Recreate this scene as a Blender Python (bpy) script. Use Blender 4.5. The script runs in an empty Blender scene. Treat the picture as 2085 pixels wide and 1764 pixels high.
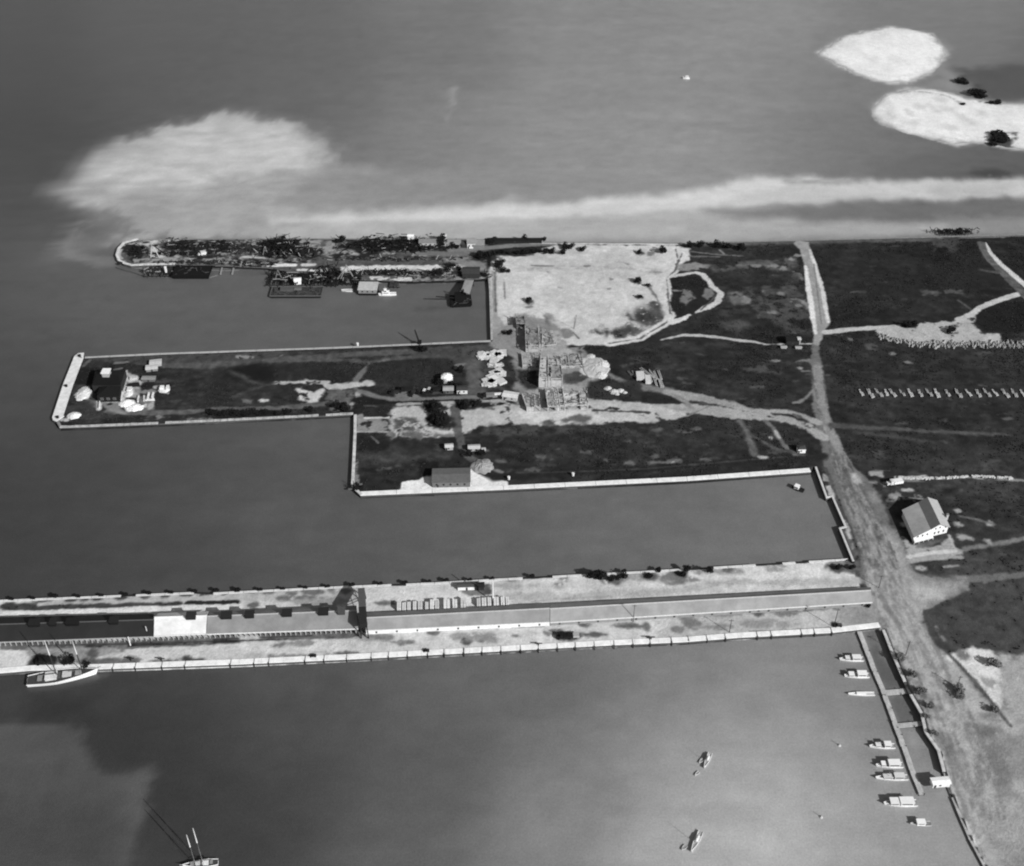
import bpy, math, random
import numpy as np
from mathutils import Vector
random.seed(7)
R = math.radians
# ------------------------------------------------------------ camera, sky, sun, exposure
scn = bpy.context.scene
COL = scn.collection
FPX, CX, CY, PITCH, CAMH = 2422.0, 1042.5, 882.0, R(38.5), 440.0
cam_d = bpy.data.cameras.new('camera'); cam = bpy.data.objects.new('camera', cam_d); COL.objects.link(cam)
cam.location = (0, 0, CAMH); cam.rotation_euler = (R(90) - PITCH, 0, 0)
cam_d.sensor_width = 36.0; cam_d.lens = FPX / 2085.0 * 36.0
cam_d.clip_start = 1.0; cam_d.clip_end = 30000.0
scn.camera = cam
SUN = Vector((0.62, -0.60, 0.50)).normalized()
world = bpy.data.worlds.new('World'); scn.world = world; world.use_nodes = True
wn = world.node_tree.nodes; wl = world.node_tree.links
sky = wn.new('ShaderNodeTexSky'); sky.sky_type = 'NISHITA'; sky.sun_disc = False
sky.sun_elevation = math.asin(SUN.z); sky.sun_rotation = math.atan2(SUN.x, SUN.y)
bw = wn.new('ShaderNodeRGBToBW')            # the plate is black and white film
wl.new(sky.outputs[0], bw.inputs[0]); wl.new(bw.outputs[0], wn['Background'].inputs[0])
wn['Background'].inputs[1].default_value = 0.085
sd = bpy.data.lights.new('sun', 'SUN'); sd.energy = 4.95; sd.angle = R(0.5); sd.color = (1, 1, 1)
so = bpy.data.objects.new('sun', sd); COL.objects.link(so); so.location = (300, -200, 600)
so.rotation_euler = SUN.to_track_quat('Z', 'Y').to_euler()
scn.view_settings.view_transform = 'Standard'; scn.view_settings.look = 'None'
scn.view_settings.gamma = 1.0; scn.view_settings.exposure = 0.35
scn.cycles.pixel_filter_type = 'BLACKMAN_HARRIS'; scn.cycles.filter_width = 2.1

# ------------------------------------------------------------ surveying helpers
CROP = {'D': (0, 0, 1.15060), 'S': (0, 0, 1.0), 'A': (240, 520, .28777), 'B': (780, 520, .28777), 'C': (1140, 540, .28777),
        'E': (1100, 720, .19185), 'F': (100, 780, .19185), 'G': (480, 780, .33573), 'H': (1740, 520, .29736),
        'I': (1740, 840, .29736), 'J': (1900, 1060, .22671), 'K': (1900, 1430, .32881), 'L': (60, 1360, .23981),
        'M': (500, 1340, .28777), 'N': (1000, 1300, .28777), 'O': (1500, 1280, .28777), 'P': (1550, 1700, .33573),
        'Q': (1900, 130, .26642), 'R': (60, 130, .54676), 'T': (820, 940, .33573), 'U': (1350, 840, .28777),
        'V': (60, 1540, .30695), 'W': (1960, 1500, .22676), 'X': (540, 600, .15348)}
SP, CP = math.sin(PITCH), math.cos(PITCH)
LAND = 2.0
def pix(k, x, y):
    x0, y0, s = CROP[k]
    return (x0 + x * s) / 1.1506, (y0 + y * s) / 1.1506
def gp(k, x, y, z=LAND):
    """map survey: a point of the plan, read off the aerial view, to metres at height z"""
    px, py = pix(k, x, y)
    a = (px - CX) / FPX; b = (py - CY) / FPX
    dy = CP - b * SP; dz = -SP - b * CP
    t = (CAMH - z) / -dz
    return (t * a, t * dy)
def W(*segs, z=LAND):
    """W('A', x,y,x,y,'B',x,y...) -> list of plan points"""
    out = []; k = None; xs = []
    for v in segs:
        if isinstance(v, str): k = v
        else:
            xs.append(v)
            if len(xs) == 2: out.append(gp(k, xs[0], xs[1], z)); xs = []
    return out
def to_plate(X, Y, z=0.0):
    d = Y * CP + (CAMH - z) * SP
    return CX + FPX * X / d, CY + FPX * ((CAMH - z) * CP - Y * SP) / d
def alb(g):
    return 0.87 * (np.maximum(g, 0) / 255.0) ** 2.2

# ------------------------------------------------------------ noise and distance fields (numpy)
_rs = np.random.RandomState(11); _T = _rs.rand(256, 256).astype(np.float32)
def vn(X, Y, s, seed=0):
    u = X / s + seed * 17.31; v = Y / s + seed * 5.77
    iu = np.floor(u).astype(int); iv = np.floor(v).astype(int)
    fu = u - iu; fv = v - iv; fu = fu * fu * (3 - 2 * fu); fv = fv * fv * (3 - 2 * fv)
    a = _T[iu & 255, iv & 255]; b = _T[(iu + 1) & 255, iv & 255]; c = _T[iu & 255, (iv + 1) & 255]; d = _T[(iu + 1) & 255, (iv + 1) & 255]
    return (a * (1 - fu) + b * fu) * (1 - fv) + (c * (1 - fu) + d * fu) * fv
def fbm(X, Y, s, seed=0, o=4):
    r = 0; w = 0; a = 1.0
    for i in range(o):
        r = r + a * vn(X * math.cos(i) - Y * math.sin(i), X * math.sin(i) + Y * math.cos(i), s / 2 ** i, seed + i); w += a; a *= .55
    return (r / w - .5) * 2.6      # about -1..1
def sdf_poly(X, Y, P):
    d = np.full(X.shape, 1e12); inside = np.zeros(X.shape, bool); n = len(P)
    for i in range(n):
        ax, ay = P[i]; bx, by = P[(i + 1) % n]
        ex, ey = bx - ax, by - ay; wx, wy = X - ax, Y - ay
        t = np.clip((wx * ex + wy * ey) / (ex * ex + ey * ey + 1e-9), 0, 1)
        d = np.minimum(d, (wx - ex * t) ** 2 + (wy - ey * t) ** 2)
        c = (ay > Y) != (by > Y)
        inside ^= c & (X < (bx - ax) * (Y - ay) / ((by - ay) if abs(by - ay) > 1e-9 else 1e-9) + ax)
    d = np.sqrt(d); return np.where(inside, -d, d)
def sdf_line(X, Y, P, w):
    d = np.full(X.shape, 1e12)
    ws = w if isinstance(w, (list, tuple)) else [w] * len(P)
    for i in range(len(P) - 1):
        ax, ay = P[i]; bx, by = P[i + 1]
        ex, ey = bx - ax, by - ay; wx, wy = X - ax, Y - ay
        t = np.clip((wx * ex + wy * ey) / (ex * ex + ey * ey + 1e-9), 0, 1)
        d = np.minimum(d, np.sqrt((wx - ex * t) ** 2 + (wy - ey * t) ** 2) - (ws[i] * (1 - t) + ws[i + 1] * t) / 2)
    return d
class Field:
    def __init__(s, X, Y, base): s.X = X; s.Y = Y; s.T = np.full(X.shape, float(base))
    def _box(s, P, m):
        a = np.array(P); lo = a.min(0) - m; hi = a.max(0) + m
        return np.where((s.X > lo[0]) & (s.X < hi[0]) & (s.Y > lo[1]) & (s.Y < hi[1]))[0]
    def _put(s, i, d, tone, soft, rough, rs, mot, ms, k, seed):
        if not len(i): return
        X, Y = s.X[i], s.Y[i]
        if rough >= 6: d = d + rough * (fbm(X, Y * .45, rs, seed) + .6 * fbm(X, Y * .45, rs * .35, seed + 9, 4))
        elif rough: d = d + rough * fbm(X, Y, rs, seed) + 1.25 * min(rough, 1) * fbm(X, Y, 3.2, seed + 9, 4)
        m = np.clip(.5 - d / max(soft, .05), 0, 1); m = m * m * (3 - 2 * m) * k
        if mot:      # speckled cover: mot is the share that stays bare
            q = fbm(X, Y, ms, seed + 40, 5)
            m = m * np.clip((q - (mot * 2 - 1) * .9) * 3.0 + .5, 0, 1)
        s.T[i] = s.T[i] * (1 - m) + tone * m
    def poly(s, P, tone, soft=1.5, rough=.8, rs=6, mot=0, ms=5, k=1, seed=3):
        i = s._box(P, soft + rough * 1.5 + 1)
        if len(i): s._put(i, sdf_poly(s.X[i], s.Y[i], P), tone, soft, rough, rs, mot, ms, k, seed)
    def line(s, P, w, tone, soft=1.2, rough=.4, rs=5, mot=0, ms=4, k=1, seed=5):
        mw = max(w) if isinstance(w, (list, tuple)) else w
        i = s._box(P, mw + soft + rough * 1.5)
        if len(i): s._put(i, sdf_line(s.X[i], s.Y[i], P, w), tone, soft, rough, rs, mot, ms, k, seed)
    def dot(s, c, rx, ry, tone, soft=2, rough=1, k=1, seed=8, rs=4):
        P = [(c[0] + rx * math.cos(a * .5236), c[1] + ry * math.sin(a * .5236)) for a in range(12)]
        s.poly(P, tone, soft + .25 * min(rx, ry), max(rough, .55 * min(rx, ry)), max(2.5, .8 * (rx + ry)), .2 if rx * ry > 4 else 0, 3.2, k, seed)

# ------------------------------------------------------------ materials
def mat_tone(name, attr, rough=.95, bump=.35, nscale=(.9, .22), namp=(.5, .3), spec=.2, bd=.6):
    m = bpy.data.materials.new(name); m.use_nodes = True; nt = m.node_tree; N = nt.nodes; L = nt.links
    b = N['Principled BSDF']; b.inputs['Roughness'].default_value = rough; b.inputs['Specular IOR Level'].default_value = spec
    tc = N.new('ShaderNodeTexCoord')
    at = N.new('ShaderNodeAttribute'); at.attribute_name = attr
    val = at.outputs['Fac']; hs = []
    for sc_, am in zip(nscale, namp):
        n = N.new('ShaderNodeTexNoise'); n.inputs['Scale'].default_value = sc_; n.inputs['Detail'].default_value = 5; n.inputs['Roughness'].default_value = .65
        L.new(tc.outputs['Object'], n.inputs['Vector'])
        mr = N.new('ShaderNodeMapRange'); mr.inputs[1].default_value = .3; mr.inputs[2].default_value = .7
        mr.inputs[3].default_value = 1 - am; mr.inputs[4].default_value = 1 + am
        L.new(n.outputs['Fac'], mr.inputs[0])
        mu = N.new('ShaderNodeMath'); mu.operation = 'MULTIPLY'; L.new(val, mu.inputs[0]); L.new(mr.outputs[0], mu.inputs[1]); val = mu.outputs[0]; hs.append(n)
    L.new(val, b.inputs['Base Color'])
    bp = N.new('ShaderNodeBump'); bp.inputs['Strength'].default_value = bump; bp.inputs['Distance'].default_value = bd
    L.new(hs[0].outputs['Fac'], bp.inputs['Height']); L.new(bp.outputs[0], b.inputs['Normal'])
    return m
_M = {}
def mat(tone, rough=.85, noise=.25, scale=1.5, kind='plain', bump=.2):
    """grey surface of plate tone `tone` with procedural weathering"""
    key = (tone, rough, noise, scale, kind)
    if key in _M: return _M[key]
    m = bpy.data.materials.new('%s_tone_%d' % (kind, tone)); m.use_nodes = True; nt = m.node_tree; N = nt.nodes; L = nt.links
    b = N['Principled BSDF']; b.inputs['Roughness'].default_value = rough; b.inputs['Specular IOR Level'].default_value = .25
    tc = N.new('ShaderNodeTexCoord'); n = N.new('ShaderNodeTexNoise'); n.inputs['Scale'].default_value = scale; n.inputs['Detail'].default_value = 6
    n.inputs['Roughness'].default_value = .7
    L.new(tc.outputs['Object'], n.inputs['Vector'])
    mr = N.new('ShaderNodeMapRange'); mr.inputs[1].default_value = .3; mr.inputs[2].default_value = .7
    a = float(alb(tone)); mr.inputs[3].default_value = a * (1 - noise); mr.inputs[4].default_value = min(.9, a * (1 + noise))
    L.new(n.outputs['Fac'], mr.inputs[0]); val = mr.outputs[0]; h = n.outputs['Fac']
    if kind in ('planks', 'sheets'):
        w = N.new('ShaderNodeTexWave'); w.inputs['Scale'].default_value = 1.6 if kind == 'planks' else .55
        w.inputs['Distortion'].default_value = .4; L.new(tc.outputs['Object'], w.inputs['Vector'])
        m2 = N.new('ShaderNodeMapRange'); m2.inputs[3].default_value = .72; m2.inputs[4].default_value = 1.08; m2.inputs[2].default_value = .4
        L.new(w.outputs['Fac'], m2.inputs[0]); mu = N.new('ShaderNodeMath'); mu.operation = 'MULTIPLY'
        L.new(val, mu.inputs[0]); L.new(m2.outputs[0], mu.inputs[1]); val = mu.outputs[0]
    L.new(val, b.inputs['Base Color'])
    bp = N.new('ShaderNodeBump'); bp.inputs['Strength'].default_value = bump; bp.inputs['Distance'].default_value = .15
    L.new(h, bp.inputs['Height']); L.new(bp.outputs[0], b.inputs['Normal'])
    _M[key] = m; return m
def mat_leaf(tone):
    return mat(tone, .9, .6, 1.2, 'foliage')

# ------------------------------------------------------------ mesh builder
class MB:
    def __init__(s): s.v = []; s.f = []
    def add(s, vs, fs):
        o = len(s.v); s.v += [tuple(p) for p in vs]; s.f += [tuple(i + o for i in f) for f in fs]; return s
    def box(s, c, d, rz=0, taper=1.0):
        x, y, z = d[0] / 2, d[1] / 2, d[2] / 2; cs, sn = math.cos(rz), math.sin(rz); vs = []
        for sz, t in ((-1, 1), (1, taper)):
            for sx, sy in ((-1, -1), (1, -1), (1, 1), (-1, 1)):
                a, b = sx * x * t, sy * y * t
                vs.append((c[0] + a * cs - b * sn, c[1] + a * sn + b * cs, c[2] + sz * z))
        return s.add(vs, [(3, 2, 1, 0), (4, 5, 6, 7), (0, 1, 5, 4), (1, 2, 6, 5), (2, 3, 7, 6), (3, 0, 4, 7)])
    def beam(s, a, b, w, h=None, w2=None):
        h = h or w; a = Vector(a); b = Vector(b); d = (b - a)
        if d.length < 1e-6: return s
        d.normalize(); u = d.cross(Vector((0, 0, 1)))
        if u.length < 1e-3: u = Vector((1, 0, 0))
        u.normalize(); v = u.cross(d); k = (w2 / w) if w2 else 1; vs = []
        for p, q in ((a, 1), (b, k)):
            for su, sv in ((-1, -1), (1, -1), (1, 1), (-1, 1)):
                vs.append(p + u * su * w / 2 * q + v * sv * h / 2 * q)
        return s.add(vs, [(0, 1, 2, 3), (7, 6, 5, 4), (4, 5, 1, 0), (5, 6, 2, 1), (6, 7, 3, 2), (7, 4, 0, 3)])
    def tube(s, a, b, r0, r1=None, n=8, cap=True):
        r1 = r0 if r1 is None else r1; a = Vector(a); b = Vector(b); d = (b - a).normalized()
        u = d.cross(Vector((0, 0, 1)))
        if u.length < 1e-3: u = Vector((1, 0, 0))
        u.normalize(); v = u.cross(d); vs = []
        for p, r in ((a, r0), (b, r1)):
            for i in range(n):
                t = 2 * math.pi * i / n; vs.append(p + u * math.cos(t) * r + v * math.sin(t) * r)
        fs = [(i, n + i, n + (i + 1) % n, (i + 1) % n) for i in range(n)]
        if cap: fs += [tuple(range(n)), tuple(range(2 * n - 1, n - 1, -1))]
        return s.add(vs, fs)
    def prism(s, P, z0, z1):
        n = len(P); a = sum(P[i][0] * P[(i + 1) % n][1] - P[(i + 1) % n][0] * P[i][1] for i in range(n))
        if a < 0: P = P[::-1]
        vs = [(p[0], p[1], z0) for p in P] + [(p[0], p[1], z1) for p in P]
        return s.add(vs, [tuple(range(n - 1, -1, -1)), tuple(range(n, 2 * n))] + [(i, (i + 1) % n, n + (i + 1) % n, n + i) for i in range(n)])
    def slab(s, Q, t):
        """thick sheet: Q four (x,y,z) corners of the upper face, t thickness downwards"""
        vs = [tuple(q) for q in Q] + [(q[0], q[1], q[2] - t) for q in Q]; n = len(Q)
        return s.add(vs, [tuple(range(n)), tuple(range(2 * n - 1, n - 1, -1))] + [(i, n + i, n + (i + 1) % n, (i + 1) % n) for i in range(n)])
    def heap(s, c, rx, ry, h, rnd, n=14, rings=4):
        vs = [(c[0], c[1], c[2] + h)]; fs = []
        for r in range(1, rings + 1):
            q = r / rings
            for i in range(n):
                a = 2 * math.pi * i / n; k = q * (1 + rnd.uniform(-.14, .14))
                vs.append((c[0] + rx * k * math.cos(a), c[1] + ry * k * math.sin(a), c[2] + (-.3 if r == rings else h * (1 - q ** 1.3) * rnd.uniform(.75, 1.1))))
        for i in range(n): fs.append((0, 1 + i, 1 + (i + 1) % n))
        for r in range(rings - 1):
            for i in range(n):
                a = 1 + r * n + i; b = 1 + r * n + (i + 1) % n; fs.append((a, a + n, b + n, b))
        return s.add(vs, fs)
    def leaves(s, c, r, n, size, rnd, flat=1.0):
        for _ in range(n):
            d = Vector((rnd.gauss(0, 1), rnd.gauss(0, 1), rnd.gauss(0, 1))).normalized() * rnd.uniform(.55, 1.0)
            p = Vector((c[0] + d.x * r[0], c[1] + d.y * r[1], c[2] + d.z * r[2]))
            u = Vector((rnd.gauss(0, 1), rnd.gauss(0, 1), rnd.gauss(0, .6))).normalized(); w = u.cross(Vector((rnd.gauss(0, .5), rnd.gauss(0, .5), 1))).normalized()
            q = size * rnd.uniform(.6, 1.4)
            s.add([p - u * q, p - w * q * .6, p + u * q, p + w * q * .6], [(0, 1, 2, 3)])
        return s
    def build(s, name, m, parent=None, loc=(0, 0, 0), rz=0, smooth=False):
        me = bpy.data.meshes.new(name); me.from_pydata(s.v, [], s.f); me.materials.append(m)
        if smooth: me.polygons.foreach_set('use_smooth', [True] * len(me.polygons))
        me.update(); o = bpy.data.objects.new(name, me); COL.objects.link(o); o.location = loc; o.rotation_euler.z = rz
        if parent: o.parent = parent
        return o
def tag(o, label, cat, group=None, kind=None):
    if label: o['label'] = label
    if cat: o['category'] = cat
    if group: o['group'] = group
    if kind: o['kind'] = kind
    return o
def thing(name, label, cat, loc, rz=0, group=None):
    o = bpy.data.objects.new(name, None); COL.objects.link(o); o.location = loc; o.rotation_euler.z = rz; o.empty_display_size = .5
    return tag(o, label, cat, group)
KIDS = {}
def copy_tree(o, loc=None, rz=None, label=None, group=None, scale=None, parent=None):
    c = o.copy(); COL.objects.link(c)
    if parent is not None: c.parent = parent
    if loc is not None: c.location = loc
    if rz is not None: c.rotation_euler.z = rz
    if scale is not None: c.scale = (scale,) * 3 if not isinstance(scale, tuple) else scale
    if label: c['label'] = label
    if group: c['group'] = group
    for ch in [k for k in bpy.data.objects if k.parent == o]: copy_tree(ch, parent=c)
    return c
ORD = ('first second third fourth fifth sixth seventh eighth ninth tenth eleventh twelfth thirteenth fourteenth fifteenth sixteenth seventeenth eighteenth nineteenth twentieth '
       'twenty-first twenty-second twenty-third twenty-fourth twenty-fifth twenty-sixth twenty-seventh twenty-eighth twenty-ninth thirtieth thirty-first thirty-second thirty-third '
       'thirty-fourth thirty-fifth thirty-sixth thirty-seventh thirty-eighth thirty-ninth fortieth').split()
def at(k, x, y, z=LAND):
    p = gp(k, x, y, z); return (p[0], p[1], z)
def ang(a, b): return math.atan2(b[1] - a[1], b[0] - a[0])
# ------------------------------------------------------------ land outline
MAIN = W('D', 2800,452, 2034,479, 1640,489, 1390,495, 1110,493, 960,487, 600,486, 330,487, 290,489,
         'A', 170,170, 125,220, 108,275, 125,320, 170,345, 230,362, 360,357, 600,352, 1100,366, 1340,377, 1480,400,
         'B', 100,470, 600,488, 900,482, 1262,462, 1272,560, 1285,965, 640,995, 0,1022,
         'F', 1440,250, 510,295, 505,250, 440,255, 390,290, 250,640, 118,1040, 130,1075, 210,1165, 900,1140, 2085,1085,
         'G', 0,620, 600,595, 1040,570, 1040,700, 1020,1075, 1085,1137, 2085,1095,
         'D', 1400,980, 'I', 535,895, 'J', 38,155, 155,480, 212,465, 345,770, 285,785, 425,1130, 380,1103,
         'O', 1690,102, 830,155, 0,205, 'N', 540,198, 'M', 1800,88, 1100,115, 0,170, 'L', 1650,115, 70,180, 'S', -300,1418, -300,1592,
         'L', 40,885, 700,870, 2085,822, 'M', 1100,712, 2085,660, 'N', 1500,738, 2085,712, 'O', 800,745, 1560,705, 1960,660,
         'K', 520,125, 600,330, 720,600, 800,740, 830,870, 920,1000, 960,1150, 990,1260, 1080,1480, 1150,1640, 1290,1900, 1390,2150, 1500,2500,
         'S', 3100,2300)
grx = np.concatenate([np.arange(-520, -300, 2.0), np.arange(-300, 392, .72), np.arange(392, 760, 4.0)])
_y = [195.0]
while _y[-1] < 830: _y.append(_y[-1] + (.62 if _y[-1] > 330 else .9))
gry = np.array(_y)
def sheet(name, xs, ys, land, zfun, paint, m, base, cut=-4.0):
    nx, ny = len(xs), len(ys); X, Y = np.meshgrid(xs, ys); Xf, Yf = X.ravel(), Y.ravel()
    d = -sdf_poly(Xf, Yf, land) if land is not None else np.full(Xf.shape, 1e3)
    keep = d > cut; K = keep.reshape(ny, nx)
    cell = K[:-1, :-1] & K[1:, :-1] & K[:-1, 1:] & K[1:, 1:]
    iy, ix = np.where(cell); q = np.stack([iy * nx + ix, iy * nx + ix + 1, (iy + 1) * nx + ix + 1, (iy + 1) * nx + ix], 1)
    used = np.unique(q); mp = np.full(nx * ny, -1); mp[used] = np.arange(len(used)); q = mp[q]
    xs_, ys_, ds = Xf[used], Yf[used], d[used]
    F = Field(xs_, ys_, base); paint(F); z = zfun(xs_, ys_, ds)
    me = bpy.data.meshes.new(name); me.vertices.add(len(used)); me.vertices.foreach_set('co', np.stack([xs_, ys_, z], 1).astype(np.float32).ravel())
    me.loops.add(q.size); me.loops.foreach_set('vertex_index', q.astype(np.int32).ravel())
    me.polygons.add(len(q)); me.polygons.foreach_set('loop_start', np.arange(0, q.size, 4, dtype=np.int32)); me.polygons.foreach_set('loop_total', np.full(len(q), 4, dtype=np.int32))
    me.polygons.foreach_set('use_smooth', np.ones(len(q), bool))
    me.update(calc_edges=True)
    at_ = me.attributes.new('tone', 'FLOAT', 'POINT'); at_.data.foreach_set('value', alb(F.T).astype(np.float32))
    me.materials.append(m); o = bpy.data.objects.new(name, me); COL.objects.link(o); tag(o, None, None, None, 'structure')
    return o, F, ds

# ------------------------------------------------------------ what grows and lies on the land, as surface colour
def paint_land(f):
    X, Y = f.X, f.Y
    f.T = 40 + 8 * fbm(X, Y, 60, 2) + 14 * fbm(X * .7, Y, 5, 3, 5) + 7 * fbm(X * .6, Y, 22, 4) + 26 * np.clip(fbm(X * .6, Y, 9, 5, 5) - .75, 0, 1) * 2
    px, py = to_plate(X, Y, LAND)
    # lusher dark turf to the far right, paler nearer, with the lower-right haze painted in
    f.T -= 7 * np.clip((px - 1650) / 250, 0, 1) * np.clip((720 - py) / 200, 0, 1)
    f.T += 14 * np.clip((px - 1690) / 100, 0, 1) * np.clip((py - 900) / 200, 0, 1)
    f.T += 22 * np.clip((py - 1150) / 80, 0, 1) * np.clip((px - 1800) / 60, 0, 1)  # veiling haze of the lower right, painted into the turf tone
    P, Ln, Dt = f.poly, f.line, f.dot
    rr = random.Random(77)
    for i in range(520):
        k_ = ('C', 'H', 'I', 'G', 'U', 'T', 'F')[i % 7]; p_ = gp(k_, rr.uniform(0, 2085), rr.uniform(0, 1200 if k_ != 'T' else 600)); a_ = rr.gauss(.05, .35); l_ = rr.uniform(1, 9)
        Ln([p_, (p_[0] + l_ * math.cos(a_), p_[1] + l_ * math.sin(a_) * .6)], rr.uniform(.6, 3.5), rr.choice((24, 28, 60, 66, 74, 84)), 1.6, .9, 4, mot=.35, ms=3, k=rr.uniform(.4, .85), seed=i % 17)
    # --- pier 1 (north)
    P(W('A', 100,110, 2085,120, 'B', 0,120, 1260,150, 1260,480, 600,490, 0,480, 'A', 1480,410, 100,380), 78, 3, 1)
    P(W('A', 100,110, 2085,120, 'B', 0,120, 1100,150, 1100,300, 0,340, 'A', 1400,340, 200,340), 34, 2, 2, mot=.55, ms=6); P(W('A', 100,110, 2085,120, 'B', 0,120, 1100,150, 1100,300, 0,340, 'A', 1400,340, 200,340), 150, 1, 1, mot=.66, ms=5, seed=13)
    P(W('A', 290,150, 660,140, 620,250, 460,300, 300,260), 178, 2, 2, mot=.42, ms=6)
    Ln(W('A', 170,190, 130,270, 190,340, 300,350), 2.5, 160, mot=.35, ms=3)
    P(W('A', 240,300, 640,290, 1150,310, 1150,365, 260,360), 135, 1, 1, mot=.45, ms=5)
    P(W('A', 700,150, 960,150, 960,190, 700,190), 165, 1, 1, mot=.45, ms=4)
    Ln(W('A', 1150,285, 1400,297), 2.5, 175)
    Ln(W('A', 1350,352, 1560,352), 4, 205); Ln(W('A', 1640,350, 1720,350), 4, 190); Ln(W('A', 1600,390, 1780,398), 3, 205)
    P(W('A', 1590,140, 2085,160, 'B', 250,150, 250,235, 0,260, 'A', 1800,280, 1620,200), 135, 2, 2, mot=.45, ms=6)
    Ln(W('A', 1750,300, 'B', 0,325, 500,320, 900,290, 1250,240), [9, 9, 8, 7, 5], 78, 3)
    Ln(W('B', 700,250, 1000,265, 1180,250), 7, 105, 3)
    P(W('B', 60,365, 300,355, 900,350, 1150,330, 1180,400, 900,412, 300,400, 60,440), 196, 2, 1.2)
    P(W('B', 900,300, 1260,280, 1260,400, 1150,400), 120, 3, 2)
    P(W('B', 560,425, 1260,415, 1262,470, 560,485), 130, 2, 1, mot=.4, ms=4)
    P(W('B', 310,440, 640,445, 640,480, 310,475), 185, 1, 1, mot=.3, ms=4)
    Ln(W('B', 960,230, 1220,215, 1450,195, 1730,178, 'C', 600,108, 1100,98, 1500,100, 2085,88, 'H', 430,140, 1000,128, 2040,108), 6, 112, 2)
    Ln(W('D', 1080,495, 1390,497, 1640,491), 2.2, 196, 1, .3)
    Ln(W('D', 1640,491, 2034,481, 2700,462), 3.0, 98, 2, .3)
    Ln(W('C', 1650,108, 2085,96, 'H', 430,150, 1500,132), 9, 78, 5)
    # --- sand field
    P(W('C', 15,330, 40,200, 250,215, 380,200, 480,130, 760,118, 1500,115, 1650,150, 1645,240, 1545,320, 1450,385, 1475,560, 1500,690,
         1485,760, 1250,900, 1000,935, 800,935, 640,935, 600,1000, 200,1000, 150,800, 30,890, 15,600), 186, 3, 1.5)
    P(W('C', 120,230, 1450,150, 1420,700, 900,930, 200,600), 174, 20, 8, 30, mot=.5, ms=25, k=.5)
    Ln(W('C', 270,320, 500,305, 900,290, 1400,330), 5, 158, 5, mot=.4)
    P(W('C', 250,200, 620,250, 600,330, 1200,300, 1500,200, 1400,130, 600,130), 168, 8, 4, mot=.5, ms=14, k=.4)
    P(W('C', 20,330, 80,330, 85,660, 150,780, 30,890), 142, 2, .8)
    Ln(W('C', 65,340, 75,660), 1.2, 95, 1); Ln(W('C', 35,340, 40,850), 1.5, 175, 1)
    Ln(W('C', 140,400, 150,560), 1.0, 120, 1)
    P(W('C', 30,860, 150,780, 230,690, 330,680, 540,690, 600,870, 640,1000, 160,1000, 20,960), 128, 5, 2, mot=.25, ms=7)
    Ln(W('C', 370,285, 550,290), 1.8, 118, 1.5, .8); Ln(W('C', 800,290, 835,290), 1.6, 110)
    for x, y, rx, ry, t in ((1290,700,13,14,55), (1370,640,5,9,75), (920,835,7,4,55), (1085,835,8,4,52), (1190,810,8,3,75), (1240,830,3,3,95),
                            (1225,420,3,2.5,50), (1312,455,1.6,2,55), (1245,550,2.6,1.6,65), (345,580,2.8,2.4,60), (345,620,3.5,2,110), (505,335,1,1,120),
                            (590,462,1,1,125), (1015,400,1,1,110), (995,475,1,1,120), (1140,270,1.5,1.2,110), (820,290,1.7,1.6,100), (1245,190,3,2,80),
                            (1330,185,3,2.5,110), (1375,340,4,2,135), (640,840,5,6,120)):
        Dt(gp('C', x, y), rx, ry, t, 2.5 if rx < 6 else 8, 1.6 if rx < 6 else 6, seed=x % 13)
    Ln(W('C', 1150,690, 1200,730, 1330,760, 1240,800, 1100,830), 3, 70, 4, 2, mot=.4)
    Ln(W('C', 1330,470, 1380,540, 1420,630), 1.5, 105, 2, .8); Ln(W('C', 1420,700, 1445,725), 1.5, 70)
    Ln(W('C', 730,690, 712,800), .9, 120, .8, .1); Ln(W('C', 705,830, 750,880), 1.3, 100, .8, .1)
    Ln(W('C', 485,700, 500,800, 560,850, 620,930), [1.5, 3, 2.5, 3], 100, 1.5, 1)
    # containment berm: two light ridges with a dark ditch
    BERM = W('C', 1540,150, 1560,240, 1530,330, 1465,390, 1480,560, 1500,690, 1470,745, 1250,880, 1000,920)
    Ln(BERM, 6.5, 190, 1.5, .6); Ln(BERM, 1.3, 95, 1, .5, mot=.15)
    Ln(W('C', 1610,160, 1560,260, 1540,320), 1.6, 80)
    P(W('C', 1590,150, 1650,150, 1640,240, 1580,240), 196)
    P(W('C', 1500,390, 1720,370, 1780,420, 1850,480, 1830,570, 1720,655, 1620,690, 1530,690, 1505,640), 30, 2, 1)
    Ln(W('C', 1465,390, 1560,365, 1700,345, 1760,360, 1840,450, 1905,510, 1880,590, 1760,640, 1710,665), [3, 3.5, 3.5, 4, 4, 4.5, 4.5, 4, 3], 188, 1.2, .8)
    Ln(W('C', 1645,690, 1600,720, 1510,745, 1490,700), [2, 4, 6, 4], 196, 1.2, .8)
    Ln(W('C', 1870,520, 1820,580, 1740,650), .8, 80)
    P(W('C', 1780,470, 1840,470, 1850,520, 1800,560, 1760,540), 105, 2, 1)
    Ln(W('C', 1525,490, 1585,490), 2, 115); P(W('C', 1600,480, 1650,485, 1690,550, 1620,610, 1580,560), 105, 2, 1.5, mot=.3, ms=3)
    P(W('C', 1560,270, 1700,260, 1830,280, 1810,310, 1560,335), 120, 3, 1.5, mot=.3, ms=6)
    Ln(W('C', 1660,170, 1850,195, 2085,210), 1.6, 95, 1, .5); Ln(W('C', 1650,210, 1900,215), 1.4, 90)
    Ln(W('C', 1900,160, 1930,190), 1.5, 120)
    P(W('C', 1800,290, 2085,260, 'H', 420,270, 420,380, 0,370, 'C', 1860,340), 78, 6, 3, mot=.45, ms=7)
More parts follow.
